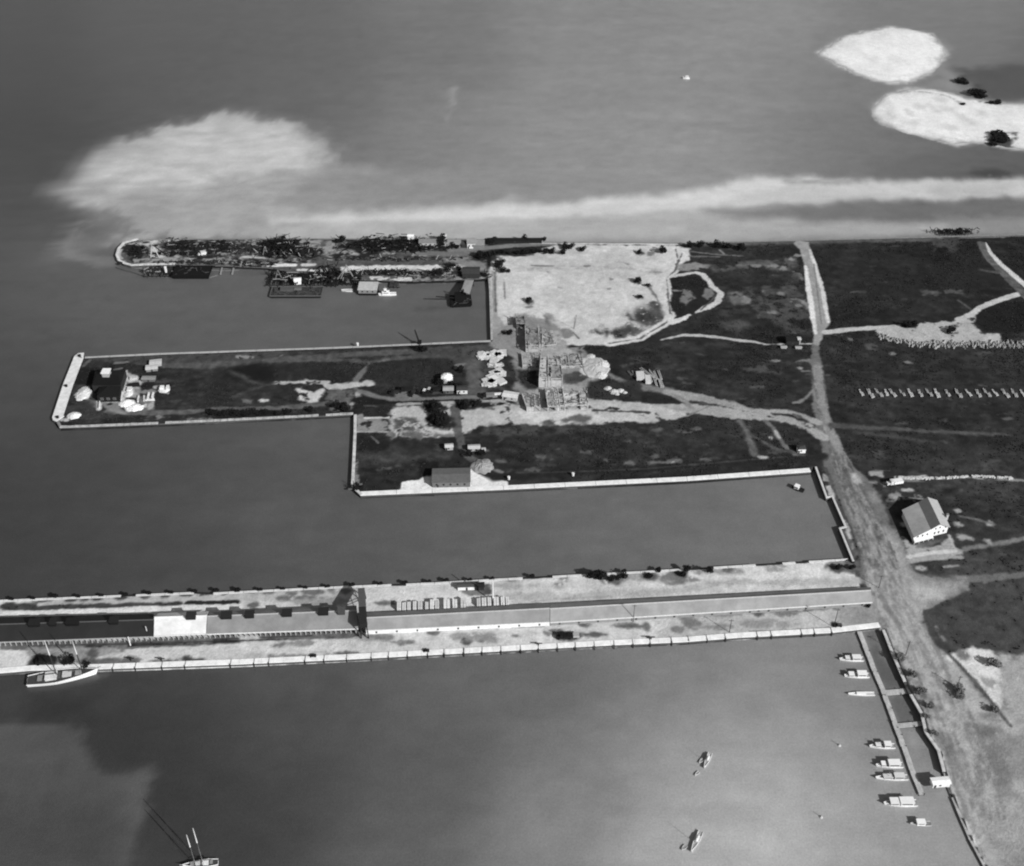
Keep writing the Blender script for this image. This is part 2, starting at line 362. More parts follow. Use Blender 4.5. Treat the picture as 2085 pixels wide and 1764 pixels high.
    for x, y, rx, ry in ((5,340,9,2.2), (105,350,7,2.5), (235,348,10,1.6), (320,365,4,3.5), (380,290,3,3), (430,265,5,1.5), (455,430,4,7),
                         (410,405,3,3), (175,545,3.5,5.5), (290,560,5,4), (10,615,7,5), (430,640,11,7), (490,650,6,8), (225,715,11,4), (350,730,6,4), (400,855,4,3), (150,740,4,4)):
        Dt(gp('H', x, y), rx * .55, ry * .8, 125, 2.2, 1.6, seed=x % 11, k=.9)
    P(W('H', 0,480, 330,500, 420,400, 500,700, 300,800, 60,750), 68, 6, 3, mot=.5, ms=6)
    P(W('H', 140,700, 520,700, 540,880, 350,880), 62, 6, 3, mot=.3, ms=10)
    P(W('C', 1960,480, 2085,500, 2085,600, 1990,600), 95, 5, 3, mot=.3, ms=6); Dt(gp('C', 2020,770), 9, 7, 68, 5)
    # --- thin track and main road
    Ln(W('C', 1420,890, 1600,852, 1750,855, 1900,872, 2085,898, 'H', 90,945, 180,965, 550,960), [1.6, 2.5, 3.4, 3, 3, 2.6, 1.3, 1.3], 165, 1, .4)
    P(W('H', 430,140, 520,160, 560,300, 625,480, 660,640, 690,800, 645,860, 600,985, 545,980, 560,900, 548,740, 520,560, 488,350, 450,220, 405,170), 140, 1.5, .4)
    Ln(W('H', 495,350, 520,540, 552,740, 575,880), [2, 3.6, 3.6, 2.2], 205, 1.2, .4)
    Ln(W('H', 530,220, 590,400, 630,540, 655,680, 675,790), [1.8, 3, 3, 3, 2], 195, 1.2, .4)
    Ln(W('H', 560,330, 590,560, 620,800), .8, 110, .8, .2)
    Ln(W('H', 650,870, 860,845, 1050,835, 1250,822), [5, 5, 5, 4], 178, 1.5, .5)
    P(W('H', 1040,845, 1240,810, 1390,795, 1640,780, 1760,750, 1840,700, 1840,760, 1800,800, 1870,850, 1880,880, 2030,880, 2030,960, 1700,960, 1300,945, 1060,890), 165, 2, 1.5, mot=.12, ms=5)
    Ln(W('H', 1700,770, 1800,730, 1880,670, 2010,620, 2200,560, 2600,480), 5, 176, 1.2)
    P(W('H', 1600,820, 1700,800, 1690,880, 1620,890), 95, 2, 1, mot=.3, ms=4)
    P(W('H', 1840,740, 1900,690, 2010,650, 2500,560, 2500,860, 2010,870, 1900,860, 1850,800), 24, 2, 1.5)
    P(W('H', 1240,800, 1380,795, 1370,835, 1260,830), 36, 1.5, 1.2)
    P(W('H', 900,200, 2000,200, 1900,600, 800,600), 34, 15, 5, mot=.4, ms=20, k=.8)
    P(W('H', 860,545, 1030,545, 1030,560, 860,560), 62, 2, 1, mot=.3); P(W('H', 1400,540, 1750,530, 1740,570, 1420,580), 75, 3, 2, mot=.45, ms=4)
    Ln(W('H', 1700,620, 1800,690), 2, 75, 2)
    P(W('H', 1480,110, 1720,110, 1660,240, 1500,240), 60, 5, 3, mot=.3, ms=8)
    Ln(W('H', 1880,170, 1930,270, 2005,350, 2250,600), [6, 7, 7, 7], 84, 1); Ln(W('H', 1915,165, 1950,240, 2020,320, 2250,520), [1.2, 3, 4, 5], 188, .8, .2)
    Ln(W('H', 1880,380, 2010,400), 3, 75, 3)
    P(W('H', 920,960, 1080,960, 1090,1010, 1000,1020), 78, 3, 2, mot=.4, ms=4); P(W('H', 820,910, 870,920, 860,945), 95, 2)
    for x, y in ((260,1095), (450,1098), (510,1090), (1190,1040), (1300,1105)): Dt(gp('H', x, y), 3, 1.5, 115, 1.5)
    P(W('I', 0,40, 300,50, 300,120, 0,100), 66, 4, 2, mot=.45, ms=5); Dt(gp('I', 462,78), 2, 1.6, 150, 1.5); Dt(gp('I', 500,100), 3, 1, 110, 2)
    # road south past the basins
    P(W('H', 545,960, 600,975, 'I', 625,40, 630,200, 650,310, 665,400, 700,520, 740,640, 790,730, 840,800, 'J', 420,120, 600,290, 760,560, 800,720, 900,850, 960,960,
         1020,1080, 1070,1230, 1160,1300, 'J', 1900,1250, 2600,1180, 2600,1280, 1920,1330, 1750,1370, 1650,1350, 1640,1430, 1350,1560, 1190,1650, 1160,1764,
         'K', 800,60, 830,160, 890,250, 1000,330, 1150,500, 1310,700, 2400,760, 2600,1900, 1250,1800, 1080,1480, 960,1150, 920,1000, 830,870, 800,740, 720,600, 600,330, 520,125, 'J', 630,1690,
         660,1450, 480,1330, 500,1060, 440,880, 270,500, 130,130, 'I', 640,860, 640,760, 600,620, 570,520, 545,300, 540,100), 101, 2.2, 1)
    P(W('J', 620,760, 850,820, 980,1040, 1060,1280, 1300,1340, 1600,1290, 1640,1400, 1300,1560, 1150,1700, 'K', 760,60, 560,80, 'J', 700,1500, 600,1200, 640,1000), 146, 9, 3)
    P(W('K', 520,130, 800,60, 880,260, 1000,340, 1310,700, 2400,800, 2600,1900, 1300,1900, 1100,1480, 960,1150, 920,1000, 830,870, 800,740), 156, 6, 2)
    P(W('K', 1180,900, 1330,760, 2400,800, 2600,1900, 1380,1900, 1220,1300), 134, 10, 4, mot=.3, ms=18)
    for (x, y, rx, ry, t, s) in ((650,1100,5,7,160,'J'), (1200,1480,9,4,172,'J'), (1150,1410,7,3,165,'J'), (900,1450,4,8,158,'J'), (760,1380,3,7,150,'J'), (470,270,2,6,160,'J'), (290,30,3,5,140,'J'),
                              (640,460,3,5,135,'J'), (500,600,4,8,138,'J'), (530,740,2,5,150,'J'), (740,940,8,.8,168,'J'), (1100,680,5,5,175,'K'), (1020,660,2.5,6,175,'K'), (1180,880,4,7,172,'K'),
                              (1250,860,6,4,100,'K'), (1300,760,6,3,108,'K'), (1260,1120,8,10,112,'K'), (1080,1200,5,6,122,'K'), (1200,1250,5,9,158,'K'), (850,310,2,10,160,'K'), (980,1000,6,8,125,'K'), (1290,1000,6,5,118,'K')):
        Dt(gp(s, x, y), rx, ry, t, 5, 2, seed=x % 9, k=.85)
    Ln(W('J', 260,440, 330,620, 400,760, 450,880, 510,1050, 495,1200, 485,1300), 1.1, 66, .7, .3); Ln(W('J', 520,530, 500,640, 520,740, 550,820), .8, 85, .8, .4)
    P(W('J', 330,130, 440,240, 500,330, 380,330, 300,190), 88, 4, 2, mot=.3)
    P(W('J', 120,160, 170,150, 420,880, 500,1050, 440,1100, 360,960, 250,600, 210,470), 80, 1.5, .6); P(W('J', 150,340, 200,340, 250,440, 260,540, 220,500), 165, 1.2, .5)
    P(W('J', 110,180, 160,230, 180,300, 130,300), 135, 1.5, .8, mot=.3, ms=2); Ln(W('J', 350,710, 380,800, 405,880), 2.2, 165, 1.2, .6, mot=.2, ms=2); Ln(W('J', 430,940, 430,1000), 1.2, 130)
    Ln(W('K', 700,60, 760,300, 900,500, 1000,700, 1100,1000, 1250,1400), [3, 4, 5, 6, 6, 6], 156, 4, 1, mot=.25, ms=20)
    # shore strip light wall bank K
    Ln(W('K', 540,140, 620,330, 700,500, 740,580), [4, 4, 5, 5], 176, 1, .5); Ln(W('K', 735,590, 770,690, 800,740, 830,745), [6, 6, 6, 3], 192, 1, .5)
    P(W('K', 785,785, 850,785, 875,840, 820,865), 190, 1, .5); Ln(W('K', 870,920, 905,980, 925,1040), [3, 5, 3], 200, 1, .6)
    Ln(W('K', 960,1150, 1000,1270, 1100,1490, 1165,1640), [2, 4, 5, 5], 168, 1.5, .7)
    for x, y, rx, ry in ((640,345,4,4), (715,465,5,5), (785,590,5,5), (850,695,7,3), (830,760,6,2), (885,875,7,3), (945,960,5,5)): Dt(gp('K', x, y), rx, ry * .9, 92, 3, 1.5)
    for i in range(34):     # wheel ruts worn along the road
        s = (i % 17) / 17; a = (560 + 60 * s + (i % 5) * 4, 100); 
        Ln(W('I', a[0], 60 + 30 * (i % 3), 610 + 60 * s, 420, 665 + 70 * s, 620, 'J', 240 + 160 * s, 60 + 40 * (i % 4), 330 + 230 * s, 420, 470 + 300 * s, 800, 560 + 380 * s, 1200), 1.1, 82 if i % 2 else 142, 1.2, .8, 12, mot=.42, ms=12, k=.75, seed=i)
        Ln(W('J', 560 + 380 * s, 1200, 600 + 420 * s, 1500, 'K', 560 + 260 * s, 100 + 20 * (i % 3), 700 + 330 * s, 500, 900 + 380 * s, 1000, 1080 + 330 * s, 1480), 1.3, 112 if i % 2 else 164, 1.6, .9, 14, mot=.42, ms=14, k=.7, seed=i + 3)
    # upper junction tracks
    Ln(W('I', 595,40, 600,200, 640,420, 690,560, 760,720), [4, 4, 4, 5, 6], 128, 2, .6, mot=.1, ms=8)
    Ln(W('I', 560,240, 500,310, 440,345, 400,350), [1.5, 2, 3, 2], 115, 1.5); Ln(W('I', 560,260, 580,340), 1.5, 120, 1)
    Ln(W('U', 250,120, 400,200, 560,235, 760,260), [3, 5, 6, 6], 110, 3, 1, mot=.15, ms=5)
    Ln(W('U', 740,270, 880,300, 1050,330, 1250,370, 1400,420, 1560,455), [5, 8, 8, 6, 5, 5], 140, 2, 1, mot=.1, ms=5)
    Ln(W('U', 100,350, 350,375, 650,400, 1000,410, 1200,440, 1500,470, 1700,490, 1900,560, 2000,640), [5, 7, 8, 10, 11, 7, 6, 7, 7], 150, 2, 1, mot=.1, ms=5)
    Ln(W('U', 780,290, 880,350, 940,400), [3, 4, 3], 125, 2, .6); Ln(W('U', 1380,420, 1600,430, 1740,435, 1850,470, 1960,520), [3, 4, 4, 4, 6], 150, 2, .7)
    Ln(W('U', 900,470, 1080,390), 1, 120, 1); P(W('U', 980,350, 1060,355, 1120,390, 1000,380), 62, 1.2, .6)
    P(W('U', 1750,445, 1840,460, 1850,490, 1800,490), 85, 1.5, .6)
    P(W('U', 380,270, 600,275, 760,310, 880,365, 600,370, 350,340), 34, 2, .6)
    Ln(W('U', 1330,510, 1390,600, 1430,700, 1450,780), [3.5, 3.5, 4, 5], 92, 2.5, .8); Ln(W('U', 1540,510, 1600,560, 1640,630, 1690,700, 1780,780), [2.5, 3, 3, 3, 4], 98, 1.5, .5)
    Ln(W('U', 1620,590, 1655,645), 2, 158, 1, .3); Ln(W('U', 1400,600, 1600,730, 1850,790), 2.5, 75, 2.5)
    Ln(W('I', 700,530, 900,540, 1500,575, 2085,600), [5, 4, 3, 3], 74, 3, .8); Ln(W('I', 880,585, 1100,605, 1500,660), 3, 66, 4)
    P(W('I', 985,885, 1100,885, 1100,930, 1000,930), 150, 1.5, .8); Ln(W('I', 1050,885, 1160,885), 1, 110)
    Ln(W('I', 1225,945, 1440,935), 3.4, 165, 1.2, .6, mot=.12, ms=3); Ln(W('I', 1440,940, 1600,945, 1750,930, 1850,945, 2085,955, 2600,980), 2.0, 128, 1.2, .5, mot=.35, ms=4)
    Ln(W('I', 1230,945, 1300,965, 1420,960), 2.5, 110, 2, mot=.4, ms=3)
    P(W('I', 1160,1040, 1420,1090, 1400,1120, 1150,1120), 120, 2, 1.5, mot=.45, ms=3); Dt(gp('I', 1300,1035), 3, 2, 165, 1.5, 1)
    Dt(gp('I', 1180,1085), 3, 2.4, 140, 1.5, 1); Ln(W('I', 1320,1100, 1420,1105), 1, 125); Dt(gp('I', 880,920), 2, 3, 175, 1.5); Dt(gp('I', 900,970), 2, 2, 160, 1.5)
    Dt(gp('I', 1030,975), 2, 1.5, 130); Dt(gp('I', 1115,995), 1.2, 2, 140)
    # house yard
    P(W('J', 980,990, 1050,950, 1200,980, 1300,960, 1420,900, 1440,870, 1500,990, 1580,1010, 1560,1050, 1200,1120, 1030,1135), 150, 1.5, .8, mot=.1, ms=4)
    Ln(W('J', 1010,1080, 1200,1045, 1490,1020), 2.6, 186, .8, .3); Ln(W('J', 1050,1120, 1240,1090, 1540,1080), 3, 150, 1.5, .6)
    P(W('J', 1080,930, 1340,910, 1260,980, 1100,980), 88, 2, .8); Ln(W('J', 1590,1000, 1780,970, 1920,940, 2300,880), 3, 110, 2.5, .6)
    Ln(W('J', 1430,860, 1490,1000), 1.4, 165, .8); Ln(W('J', 1370,1185, 1520,1165), 1.3, 135, 1.2); Dt(gp('J', 1145,1195), 3, 1.8, 150, 1.5)
    for x, y in ((945,745), (980,920), (1530,610), (1530,745), (1570,880), (1620,880), (1815,910), (1860,740), (1000,960)): Dt(gp('J', x, y), 2.2, 2, 150, 1.6, 1.2, seed=x % 7)
    Ln(W('J', 1540,660, 1700,690, 1900,745), 1.6, 100, 2)
    # lower right grass hollow and light ground
    P(W('K', 810,20, 1350,-40, 1700,-60, 1900,400, 1320,290, 1150,275, 1050,292, 985,305, 900,260, 830,170), 62, 1.6, .8)
    P(W('K', 940,320, 1060,290, 1160,265, 1290,290, 1330,350, 1385,500, 1350,690, 1250,620, 1150,480, 1040,380), 196, 2.5, 1)
    P(W('K', 1170,460, 1330,500, 1320,640, 1240,570), 140, 4, 2, mot=.4, ms=5); Dt(gp('K', 1085,320), 4, 3, 110, 2.5)
    P(W('K', 1330,340, 1400,300, 1900,420, 2000,760, 1500,760, 1380,690), 150, 5, 3, mot=.2, ms=14)
    Ln(W('K', 960,290, 1050,380, 1160,500, 1260,620, 1320,700, 1420,820), 1.8, 80, 1, .3)
    P(W('J', 1640,1330, 1760,1330, 1800,1370, 1900,1330, 2200,1300, 2200,1764, 1150,1764, 1180,1640, 1360,1550, 1640,1430), 64, 1.6, 1)
    Ln(W('K', 890,120, 950,210), 2, 118, 1.5, mot=.3)
    # --- pier 2 (middle)
    P(W('F', 520,310, 1440,265, 2085,245, 'G', 0,150, 580,125, 600,170, 0,230, 'F', 1300,400, 700,340), 62, 2, 1, mot=.2)
    Ln(W('G', 240,170, 330,170), 3, 130, 2, 1, mot=.3, ms=3); Ln(W('G', 500,180, 540,155), 1, 110)
    Ln(W('F', 1500,400, 2085,400, 'G', 0,222, 300,205, 600,178, 850,165, 1100,145, 1500,130, 1700,110), 6, 78, 3, .6)
    Ln(W('G', 600,190, 950,190, 1150,205, 1300,180, 1600,160, 1850,170), 4, 74, 3, .8)
    P(W('G', 1500,110, 1960,85, 2040,120, 2000,250, 1960,450, 1780,450, 1850,300, 1700,180, 1450,160), 66, 4, 1)
    Ln(W('G', 1280,185, 1170,215, 1110,265, 1060,320, 1040,370, 1080,440), [2, 3.5, 4, 4, 3, 3], 98, 1.5, .4)
    P(W('G', 1160,210, 1700,190, 1830,260, 1640,380, 1300,370, 1090,330), 40, 3, 1.5)
    P(W('G', 100,260, 1000,200, 1060,260, 1000,330, 600,310, 0,450), 38, 4, 2, mot=.1); Dt(gp('G', 330,270), 16, 9, 22, 8, 2); Dt(gp('G', 390,300), 9, 5, 20, 6, 2)
    Ln(W('G', 180,270, 330,340, 400,360), 3, 62, 4, 1)
    Ln(W('G', 490,350, 600,345, 720,345, 860,345), 3.5, 170, 1.5, 1, mot=.25, ms=4); Ln(W('G', 860,370, 960,380, 1020,365, 1140,355), 6, 168, 2, 1.5, mot=.25, ms=5)
    P(W('G', 640,385, 700,400, 760,420, 840,385, 830,440, 790,480, 720,495, 660,460), 182, 3, 2.5, 5, mot=.22, ms=5)
    Ln(W('G', 480,350, 350,390, 200,440), 2, 60, 3, 1); P(W('G', 840,400, 1060,400, 1050,470, 850,500), 84, 4, 2, mot=.25, ms=5)
    Ln(W('G', 1070,420, 1060,470, 1020,500), 3, 150, 1.5); Dt(gp('G', 410,470), 3, 1.6, 180, 1.2); P(W('G', 260,465, 330,470, 320,490, 260,485), 90, 2, 1, mot=.3)
    Ln(W('F', 560,1010, 800,970, 1300,975, 1700,970, 2085,935, 'G', 100,530, 500,525, 700,510, 850,490, 1000,485), [4, 5, 5, 5, 4, 4, 4, 5, 4, 3], 88, 2, .6)
    Ln(W('G', 900,530, 1000,520), 5, 95, 2, 1, mot=.3); P(W('G', 0,560, 600,540, 600,580, 0,600), 30, 2, 1, mot=.2, ms=4)
    Ln(W('G', 1070,470, 1200,480, 1300,480, 1600,470, 1960,470), [8, 6, 5, 4, 4], 24, 2.5, .6)
    Ln(W('G', 1090,410, 1180,440, 1300,462, 1500,462, 1950,445), 4, 105, 2, .5); P(W('G', 1330,400, 1500,400, 1500,450, 1340,450), 110, 2, 1, mot=.25)
    Ln(W('G', 1350,500, 1500,492, 2085,475), 3, 150, 1.2, .5, mot=.1)
    P(W('G', 1740,215, 1810,215, 1800,250, 1740,250), 110, 2); P(W('G', 1830,180, 1960,190, 1960,440, 1840,430), 82, 4, 1, mot=.1)
    P(W('F', 420,620, 560,640, 640,700, 660,830, 560,840, 420,810, 350,780), 60, 3, 1, mot=.2)
    P(W('F', 360,760, 440,720, 480,660, 550,655, 590,740, 560,820, 490,810, 440,780), 178, 1.2, .8); Dt(gp('F', 510,750), 1.4, 1.8, 90, 1)
    P(W('F', 320,1010, 400,965, 450,990, 430,1045, 330,1045), 200, 1.2, .6); Ln(W('F', 240,1060, 300,1065), 3, 175, 1, .4); Ln(W('F', 340,960, 380,930), 1.6, 120)
    P(W('F', 560,800, 690,830, 690,920, 600,920, 500,860), 96, 2, 1); P(W('F', 260,830, 560,830, 700,960, 1000,1010, 600,1060, 250,1040), 52, 4, 2, mot=.3)
    Ln(W('F', 1000,470, 975,620, 960,830, 690,835, 690,930), [4, 5, 5, 3, 3], 178, 1, .3); P(W('F', 690,845, 960,845, 980,960, 760,960), 118, 2, 1); Dt(gp('F', 820,872), 1.3, 1.1, 20, 1, .3)
    P(W('F', 1010,480, 1160,520, 1180,600, 1040,620), 150, 3, 1, mot=.1); P(W('F', 980,660, 1200,660, 1160,800, 980,790), 140, 2, 1, mot=.15, ms=3)
    P(W('F', 960,820, 1100,820, 1230,880, 1180,950, 1060,950, 950,910), 215, 1.2, 1); Ln(W('F', 840,940, 1000,980), 3, 130, 2)
    P(W('F', 1150,780, 1370,760, 1350,950, 1160,950), 92, 2, 1, mot=.2, ms=3); P(W('F', 1220,540, 1400,540, 1380,590, 1230,600), 105, 2, 1, mot=.2, ms=3)
    P(W('F', 1420,700, 1460,660, 1560,660, 1540,750, 1430,745), 180, 1.2, .8, mot=.1, ms=2); P(W('F', 1350,580, 1500,560, 1500,630, 1380,640), 60, 1.5, 1, mot=.4, ms=2)
    P(W('F', 430,420, 650,430, 640,620, 400,640), 27, 2, 1); P(W('F', 620,420, 1020,430, 960,640, 640,640), 24, 2, .5)
    Ln(W('F', 500,400, 580,330), 2.5, 82, .6, .1); Ln(W('F', 890,370, 1030,355), 2.5, 98, .8, .2); Ln(W('F', 880,450, 960,435), 2, 90, .8, .2)
    P(W('F', 660,640, 790,640, 700,740, 670,740), 135, .8, .3)
    # coping-side strips on pier 2 south
    Ln(W('F', 1200,1045, 1500,1030, 2085,1060), 2, 110, 1.5, 1, mot=.45, ms=4)
    # --- block between basins
    P(W('G', 1055,580, 1100,560, 1110,590, 1270,600, 1280,690, 1050,700), 128, 1.5, 1, mot=.3, ms=4); Ln(W('G', 1120,595, 1280,590), 2, 190, .8, .3); Ln(W('G', 1060,690, 1280,690), 1.3, 150, .8, .4)
    P(W('G', 1105,530, 1280,530, 1280,585, 1110,585), 36, 1.2, .6)
    P(W('G', 1290,530, 1370,520, 1560,500, 2085,490, 'E', 700,1200, 1500,1140, 2085,1160, 'U', 600,380, 880,440, 860,490, 700,510, 0,545, 'G', 2085,640, 1900,660, 1780,720, 1500,735, 1290,720), 172, 2.5, 2, mot=.22, ms=5)
    P(W('G', 1310,600, 1480,590, 1540,680, 1330,690), 75, 4, 2, mot=.4, ms=5); P(W('G', 1290,690, 1560,690, 1760,720, 1300,760), 90, 4, 2, mot=.4, ms=5)
    P(W('T', 1170,70, 1700,60, 1760,120, 1700,160, 1400,160, 1200,120), 190, 3, 1.5, mot=.08, ms=4); Ln(W('T', 1500,140, 1600,105), 4, 95, 2.5, 1)
    Ln(W('T', 1700,62, 2080,80), 2.2, 68, 1.2, .6); Dt(gp('T', 1390,150), 3, 2, 75, 1.5)
    P(W('T', 900,170, 1350,180, 1700,165, 1700,200, 900,260), 62, 5, 3, mot=.35, ms=6)
    Ln(W('G', 1745,525, 1755,620, 1765,700, 1790,780, 1830,860, 1900,900), [6, 6, 5, 5, 5, 6], 82, 1.2, .4)
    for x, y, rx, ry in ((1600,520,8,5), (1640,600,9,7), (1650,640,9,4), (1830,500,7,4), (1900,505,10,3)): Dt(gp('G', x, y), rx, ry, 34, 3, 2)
    P(W('G', 1060,860, 1700,840, 1700,880, 1060,900), 62, 6, 3, mot=.3, ms=9); P(W('G', 1060,720, 1300,760, 1250,820, 1060,830), 28, 3, 1.5)
    Ln(W('G', 1040,880, 1055,1070), 3, 120, 1.5, .8, mot=.3, ms=3); Ln(W('G', 1160,720, 1210,770), .8, 95, .6)
    P(W('T', 345,625, 360,565, 480,545, 540,515, 600,512, 610,545, 830,540, 810,480, 870,470, 900,480, 960,520, 1100,560, 1105,590, 345,640), 214, .9, .3)
    P(W('T', 480,420, 610,420, 610,512, 480,530), 24, 3, 1.5)  # cast shadow on the left of the boat shed, painted dark
    Ln(W('T', 840,460, 920,500, 1000,535, 1150,520, 1500,495, 2085,478, 'D', 1400,945, 1600,938, 'I', 560,790, 640,770), [3, 4, 5, 7, 6, 5, 5, 5, 5, 5], 34, 3, .5)
    Ln(W('T', 1160,500, 1600,492, 2085,470, 'D', 1600,930), 1.2, 58, 1.5, .3)
    P(W('T', 860,440, 920,415, 970,450, 970,490, 920,490), 128, 1, .4); Ln(W('T', 980,475, 1060,495), 2.2, 110, 1.5, .5)
    for x, y in ((1330,390), (1050,420), (930,345), (1250,480), (1290,480)): Dt(gp('T', x, y), 3, 1.6, 85, 2, 1)
    for x, y in ((620,845), (780,840), (830,825), (430,855), (1050,820), (620,795), (910,600), (975,575), (650,580)): Dt(gp('U', x, y), 3.2, 1.6, 88, 2.2, 1.4, seed=x % 8)
    Ln(W('U', 620,850, 780,845, 840,825), 1.8, 100, 1.5, .8, mot=.3, ms=3); Dt(gp('U', 783,843), 1.3, 1, 165, 1); Dt(gp('U', 1525,805), 3, 1.3, 155, 1.5); Dt(gp('U', 1588,645), 1, 1, 150, 1)
    # --- building yard (around the unfinished blocks)
    P(W('E', 400,400, 700,100, 1100,260, 1160,460, 1500,600, 1700,700, 1650,860, 1400,1000, 1450,1150, 560,1200, 560,700), 124, 4, 2, mot=.1, ms=6); P(W('E', 690,250, 1100,300, 1160,460, 1350,560, 1400,740, 1130,760, 1130,930, 1430,960, 1450,1240, 700,1270, 640,560), 150, 3, 2, mot=.3, ms=3.5)
    P(W('E', 580,770, 840,760, 860,1000, 700,1010, 590,900), 48, 4, 1.5); P(W('E', 1130,800, 1400,780, 1470,860, 1300,940, 1140,930), 66, 3, 1.5, mot=.2)  # first patch: cast shadow left of the pale block, painted on the ground
    P(W('E', 1400,470, 1640,470, 1630,520, 1420,520), 30, 1.5, .6); P(W('E', 1350,640, 1500,600, 1620,640, 1660,720, 1620,860, 1500,880, 1350,780), 176, 1.5, 1)
    Dt(gp('E', 1340,1360), 7, 3.2, 95, 3, 1.5); Dt(gp('E', 965,1415), 4, 2.5, 85, 2)
    P(W('E', 130,640, 400,560, 420,1000, 180,1000), 62, 3, 1); P(W('E', 1450,900, 2085,900, 2085,1110, 1460,1100), 46, 4, 1.5)
    P(W('E', 1240,500, 1400,480, 1400,530, 1260,540), 120, 2, 1, mot=.2)
    # --- lower pier
    P(W('S', -300,1405, 'L', 70,175, 'M', 0,165, 'M', 2085,75, 'N', 540,198, 'O', 0,205, 'O', 1690,102, 'J', 420,1140, 'J', 480,1330, 'J', 640,1690, 'O', 1960,660, 'O', 0,790, 'M', 0,770, 'L', 40,880, 'S', -300,1600), 186, 1, .3)
    P(W('O', 250,540, 1900,450, 1950,640, 250,760), 168, 8, 3)
    P(W('J', 0,1110, 380,1100, 470,1240, 460,1330, 0,1390, 'O', 0,360, 0,250, 'N', 500,250, 500,390, 0,400, 'M', 1400,280, 1200,250, 1300,110, 2000,100), 196, 3, 1)
    P(W('M', 1200,110, 1940,80, 2000,150, 'N', 300,330, 0,390, 'M', 1400,270, 1230,220), 192, 2, 1)
    P(W('L', 40,165, 300,180, 1100,150, 2085,110, 'M', 1190,110, 1180,240, 900,250, 0,240, 'L', 1500,210, 100,260, 40,250), 168, 1.5, 1, mot=.08, ms=6)
    Ln(W('L', -200,250, 100,270, 500,262, 900,250, 1250,240, 1500,232), [5, 5, 4, 4, 3.5, 3], 62, 1.5, .6, mot=.06); Ln(W('L', 1590,225, 2060,215, 'M', 0,255, 180,250), 3.4, 40, 1, .4)
    Ln(W('L', -200,330, 200,318, 600,300, 1000,285, 1600,268, 2085,255, 'M', 100,285), 3.8, 205, 1, .5)
    P(W('L', 60,185, 240,195, 200,240, 60,230), 90, 2, 1, mot=.2); Ln(W('L', 140,235, 330,215), 2.5, 175, 1)
    for x, y, rx in ((440,190,3), (560,185,3), (700,180,3), (930,168,3), (1155,160,2.6), (1355,155,2.4), (1560,147,3), (1740,138,3.4), (1950,130,2)): Dt(gp('L', x, y), rx, 1.2, 70, 1.5, .7, seed=x % 7)
    for x, y, rx, ry in ((290,155,4,1.5), (430,165,4,1.4), (640,175,3,1.5), (800,160,6,2), (1080,152,3.5,2), (330,275,3,2), (960,150,2,1.5), (700,215,12,2), (880,240,14,3), (1430,255,8,1.5)): Dt(gp('M', x, y), rx, ry, 100 if ry < 2.5 else 140, 2, 1, seed=x % 7)
    P(W('N', 300,240, 530,250, 530,320, 340,330, 260,290), 105, 1.5, 1, mot=.15); P(W('N', 400,235, 520,240, 520,320, 460,310), 74, 1.5, .8)
    for x, y, rx, ry, t in ((690,212,6,1,120), (640,255,8,3,150), (1110,190,3,2,120), (1070,238,3,2,120), (1500,210,6,3.5,92), (1560,185,5,3,105), (1700,170,4,3,140), (1810,178,5,3,100), (2050,160,5,5,110), (860,250,4,2,165), (760,310,1,2,140)):
        Dt(gp('N', x, y), rx, ry, t, 2.5, 1.2, seed=x % 7)
    for x, y, rx, ry, t in ((75,240,3,3.5,80), (330,235,5,4,80), (230,275,4,4,115), (310,280,4,3,110), (420,275,4,1.5,120), (330,215,3,2,75), (470,190,4,3,120), (660,200,12,3,140), (710,200,3,1.6,95), (1095,175,5,3,150),
                            (1610,180,5,4,80), (1600,130,5,3,130), (1730,150,4,4,80), (1720,185,4,3,95), (240,290,3,2,140)):
        Dt(gp('O', x, y), rx, ry, t, 2.2, 1.2, seed=x % 7)
    Ln(W('N', 670,345, 1000,345, 1500,320, 2085,290, 'O', 600,300, 1200,300, 1750,285), 5, 165, 3, 1); Ln(W('N', 750,395, 1100,355, 1500,340), 1, 150, 1)
    # quay apron south of sheds
    Ln(W('L', -200,640, 900,630, 1500,600, 2085,575, 'M', 0,545, 400,530, 1190,500), 5.5, 92, 1.2, .4)
    Ln(W('L', 60,660, 900,640, 2085,600, 'M', 0,562, 600,548), .8, 30, .6, .1, mot=.4, ms=4); Ln(W('L', 60,640, 900,622, 2085,585, 'M', 0,548, 800,520), .7, 48, .6, .1)
    P(W('M', 190,500, 350,495, 390,545, 210,555), 175, 1.2, .8)
    P(W('L', 40,660, 900,655, 920,700, 400,830, 40,860), 138, 3, 1.5, mot=.1, ms=7); P(W('L', 900,650, 980,640, 950,690, 920,710), 110, 2, 1)
    for x, y, rx, ry, t in ((650,710,3,3,85), (170,800,7,5,50), (700,795,10,2.2,92), (860,800,8,1.6,95), (1010,785,6,2.2,88), (1320,788,6,1.6,92), (1465,790,1,1,120), (1570,772,4,1.6,60), (1700,790,2.4,1.6,55)):
        Dt(gp('L', x, y), rx, ry, t, 1.8, 1, seed=x % 7)
    for x, y, rx, ry, t in ((545,595,4,2,115), (720,580,6,2,120), (330,680,5,2,160), (815,688,2,1.1,40), (990,665,8,1.3,90), (1150,662,5,1,90), (600,684,9,.9,120), (850,655,4,1,150), (1040,525,5,1.6,90), (1300,540,9,2,150),
                            (1400,530,4,2.4,115), (1560,572,4,1.6,105), (1500,570,4,1.5,120), (1790,495,3,1.4,90), (2060,560,2.4,2.6,90), (1735,645,2,1.6,60), (1310,520,6,1,120)):
        Dt(gp('M', x, y), rx, ry, t, 1.8, 1, seed=x % 7)
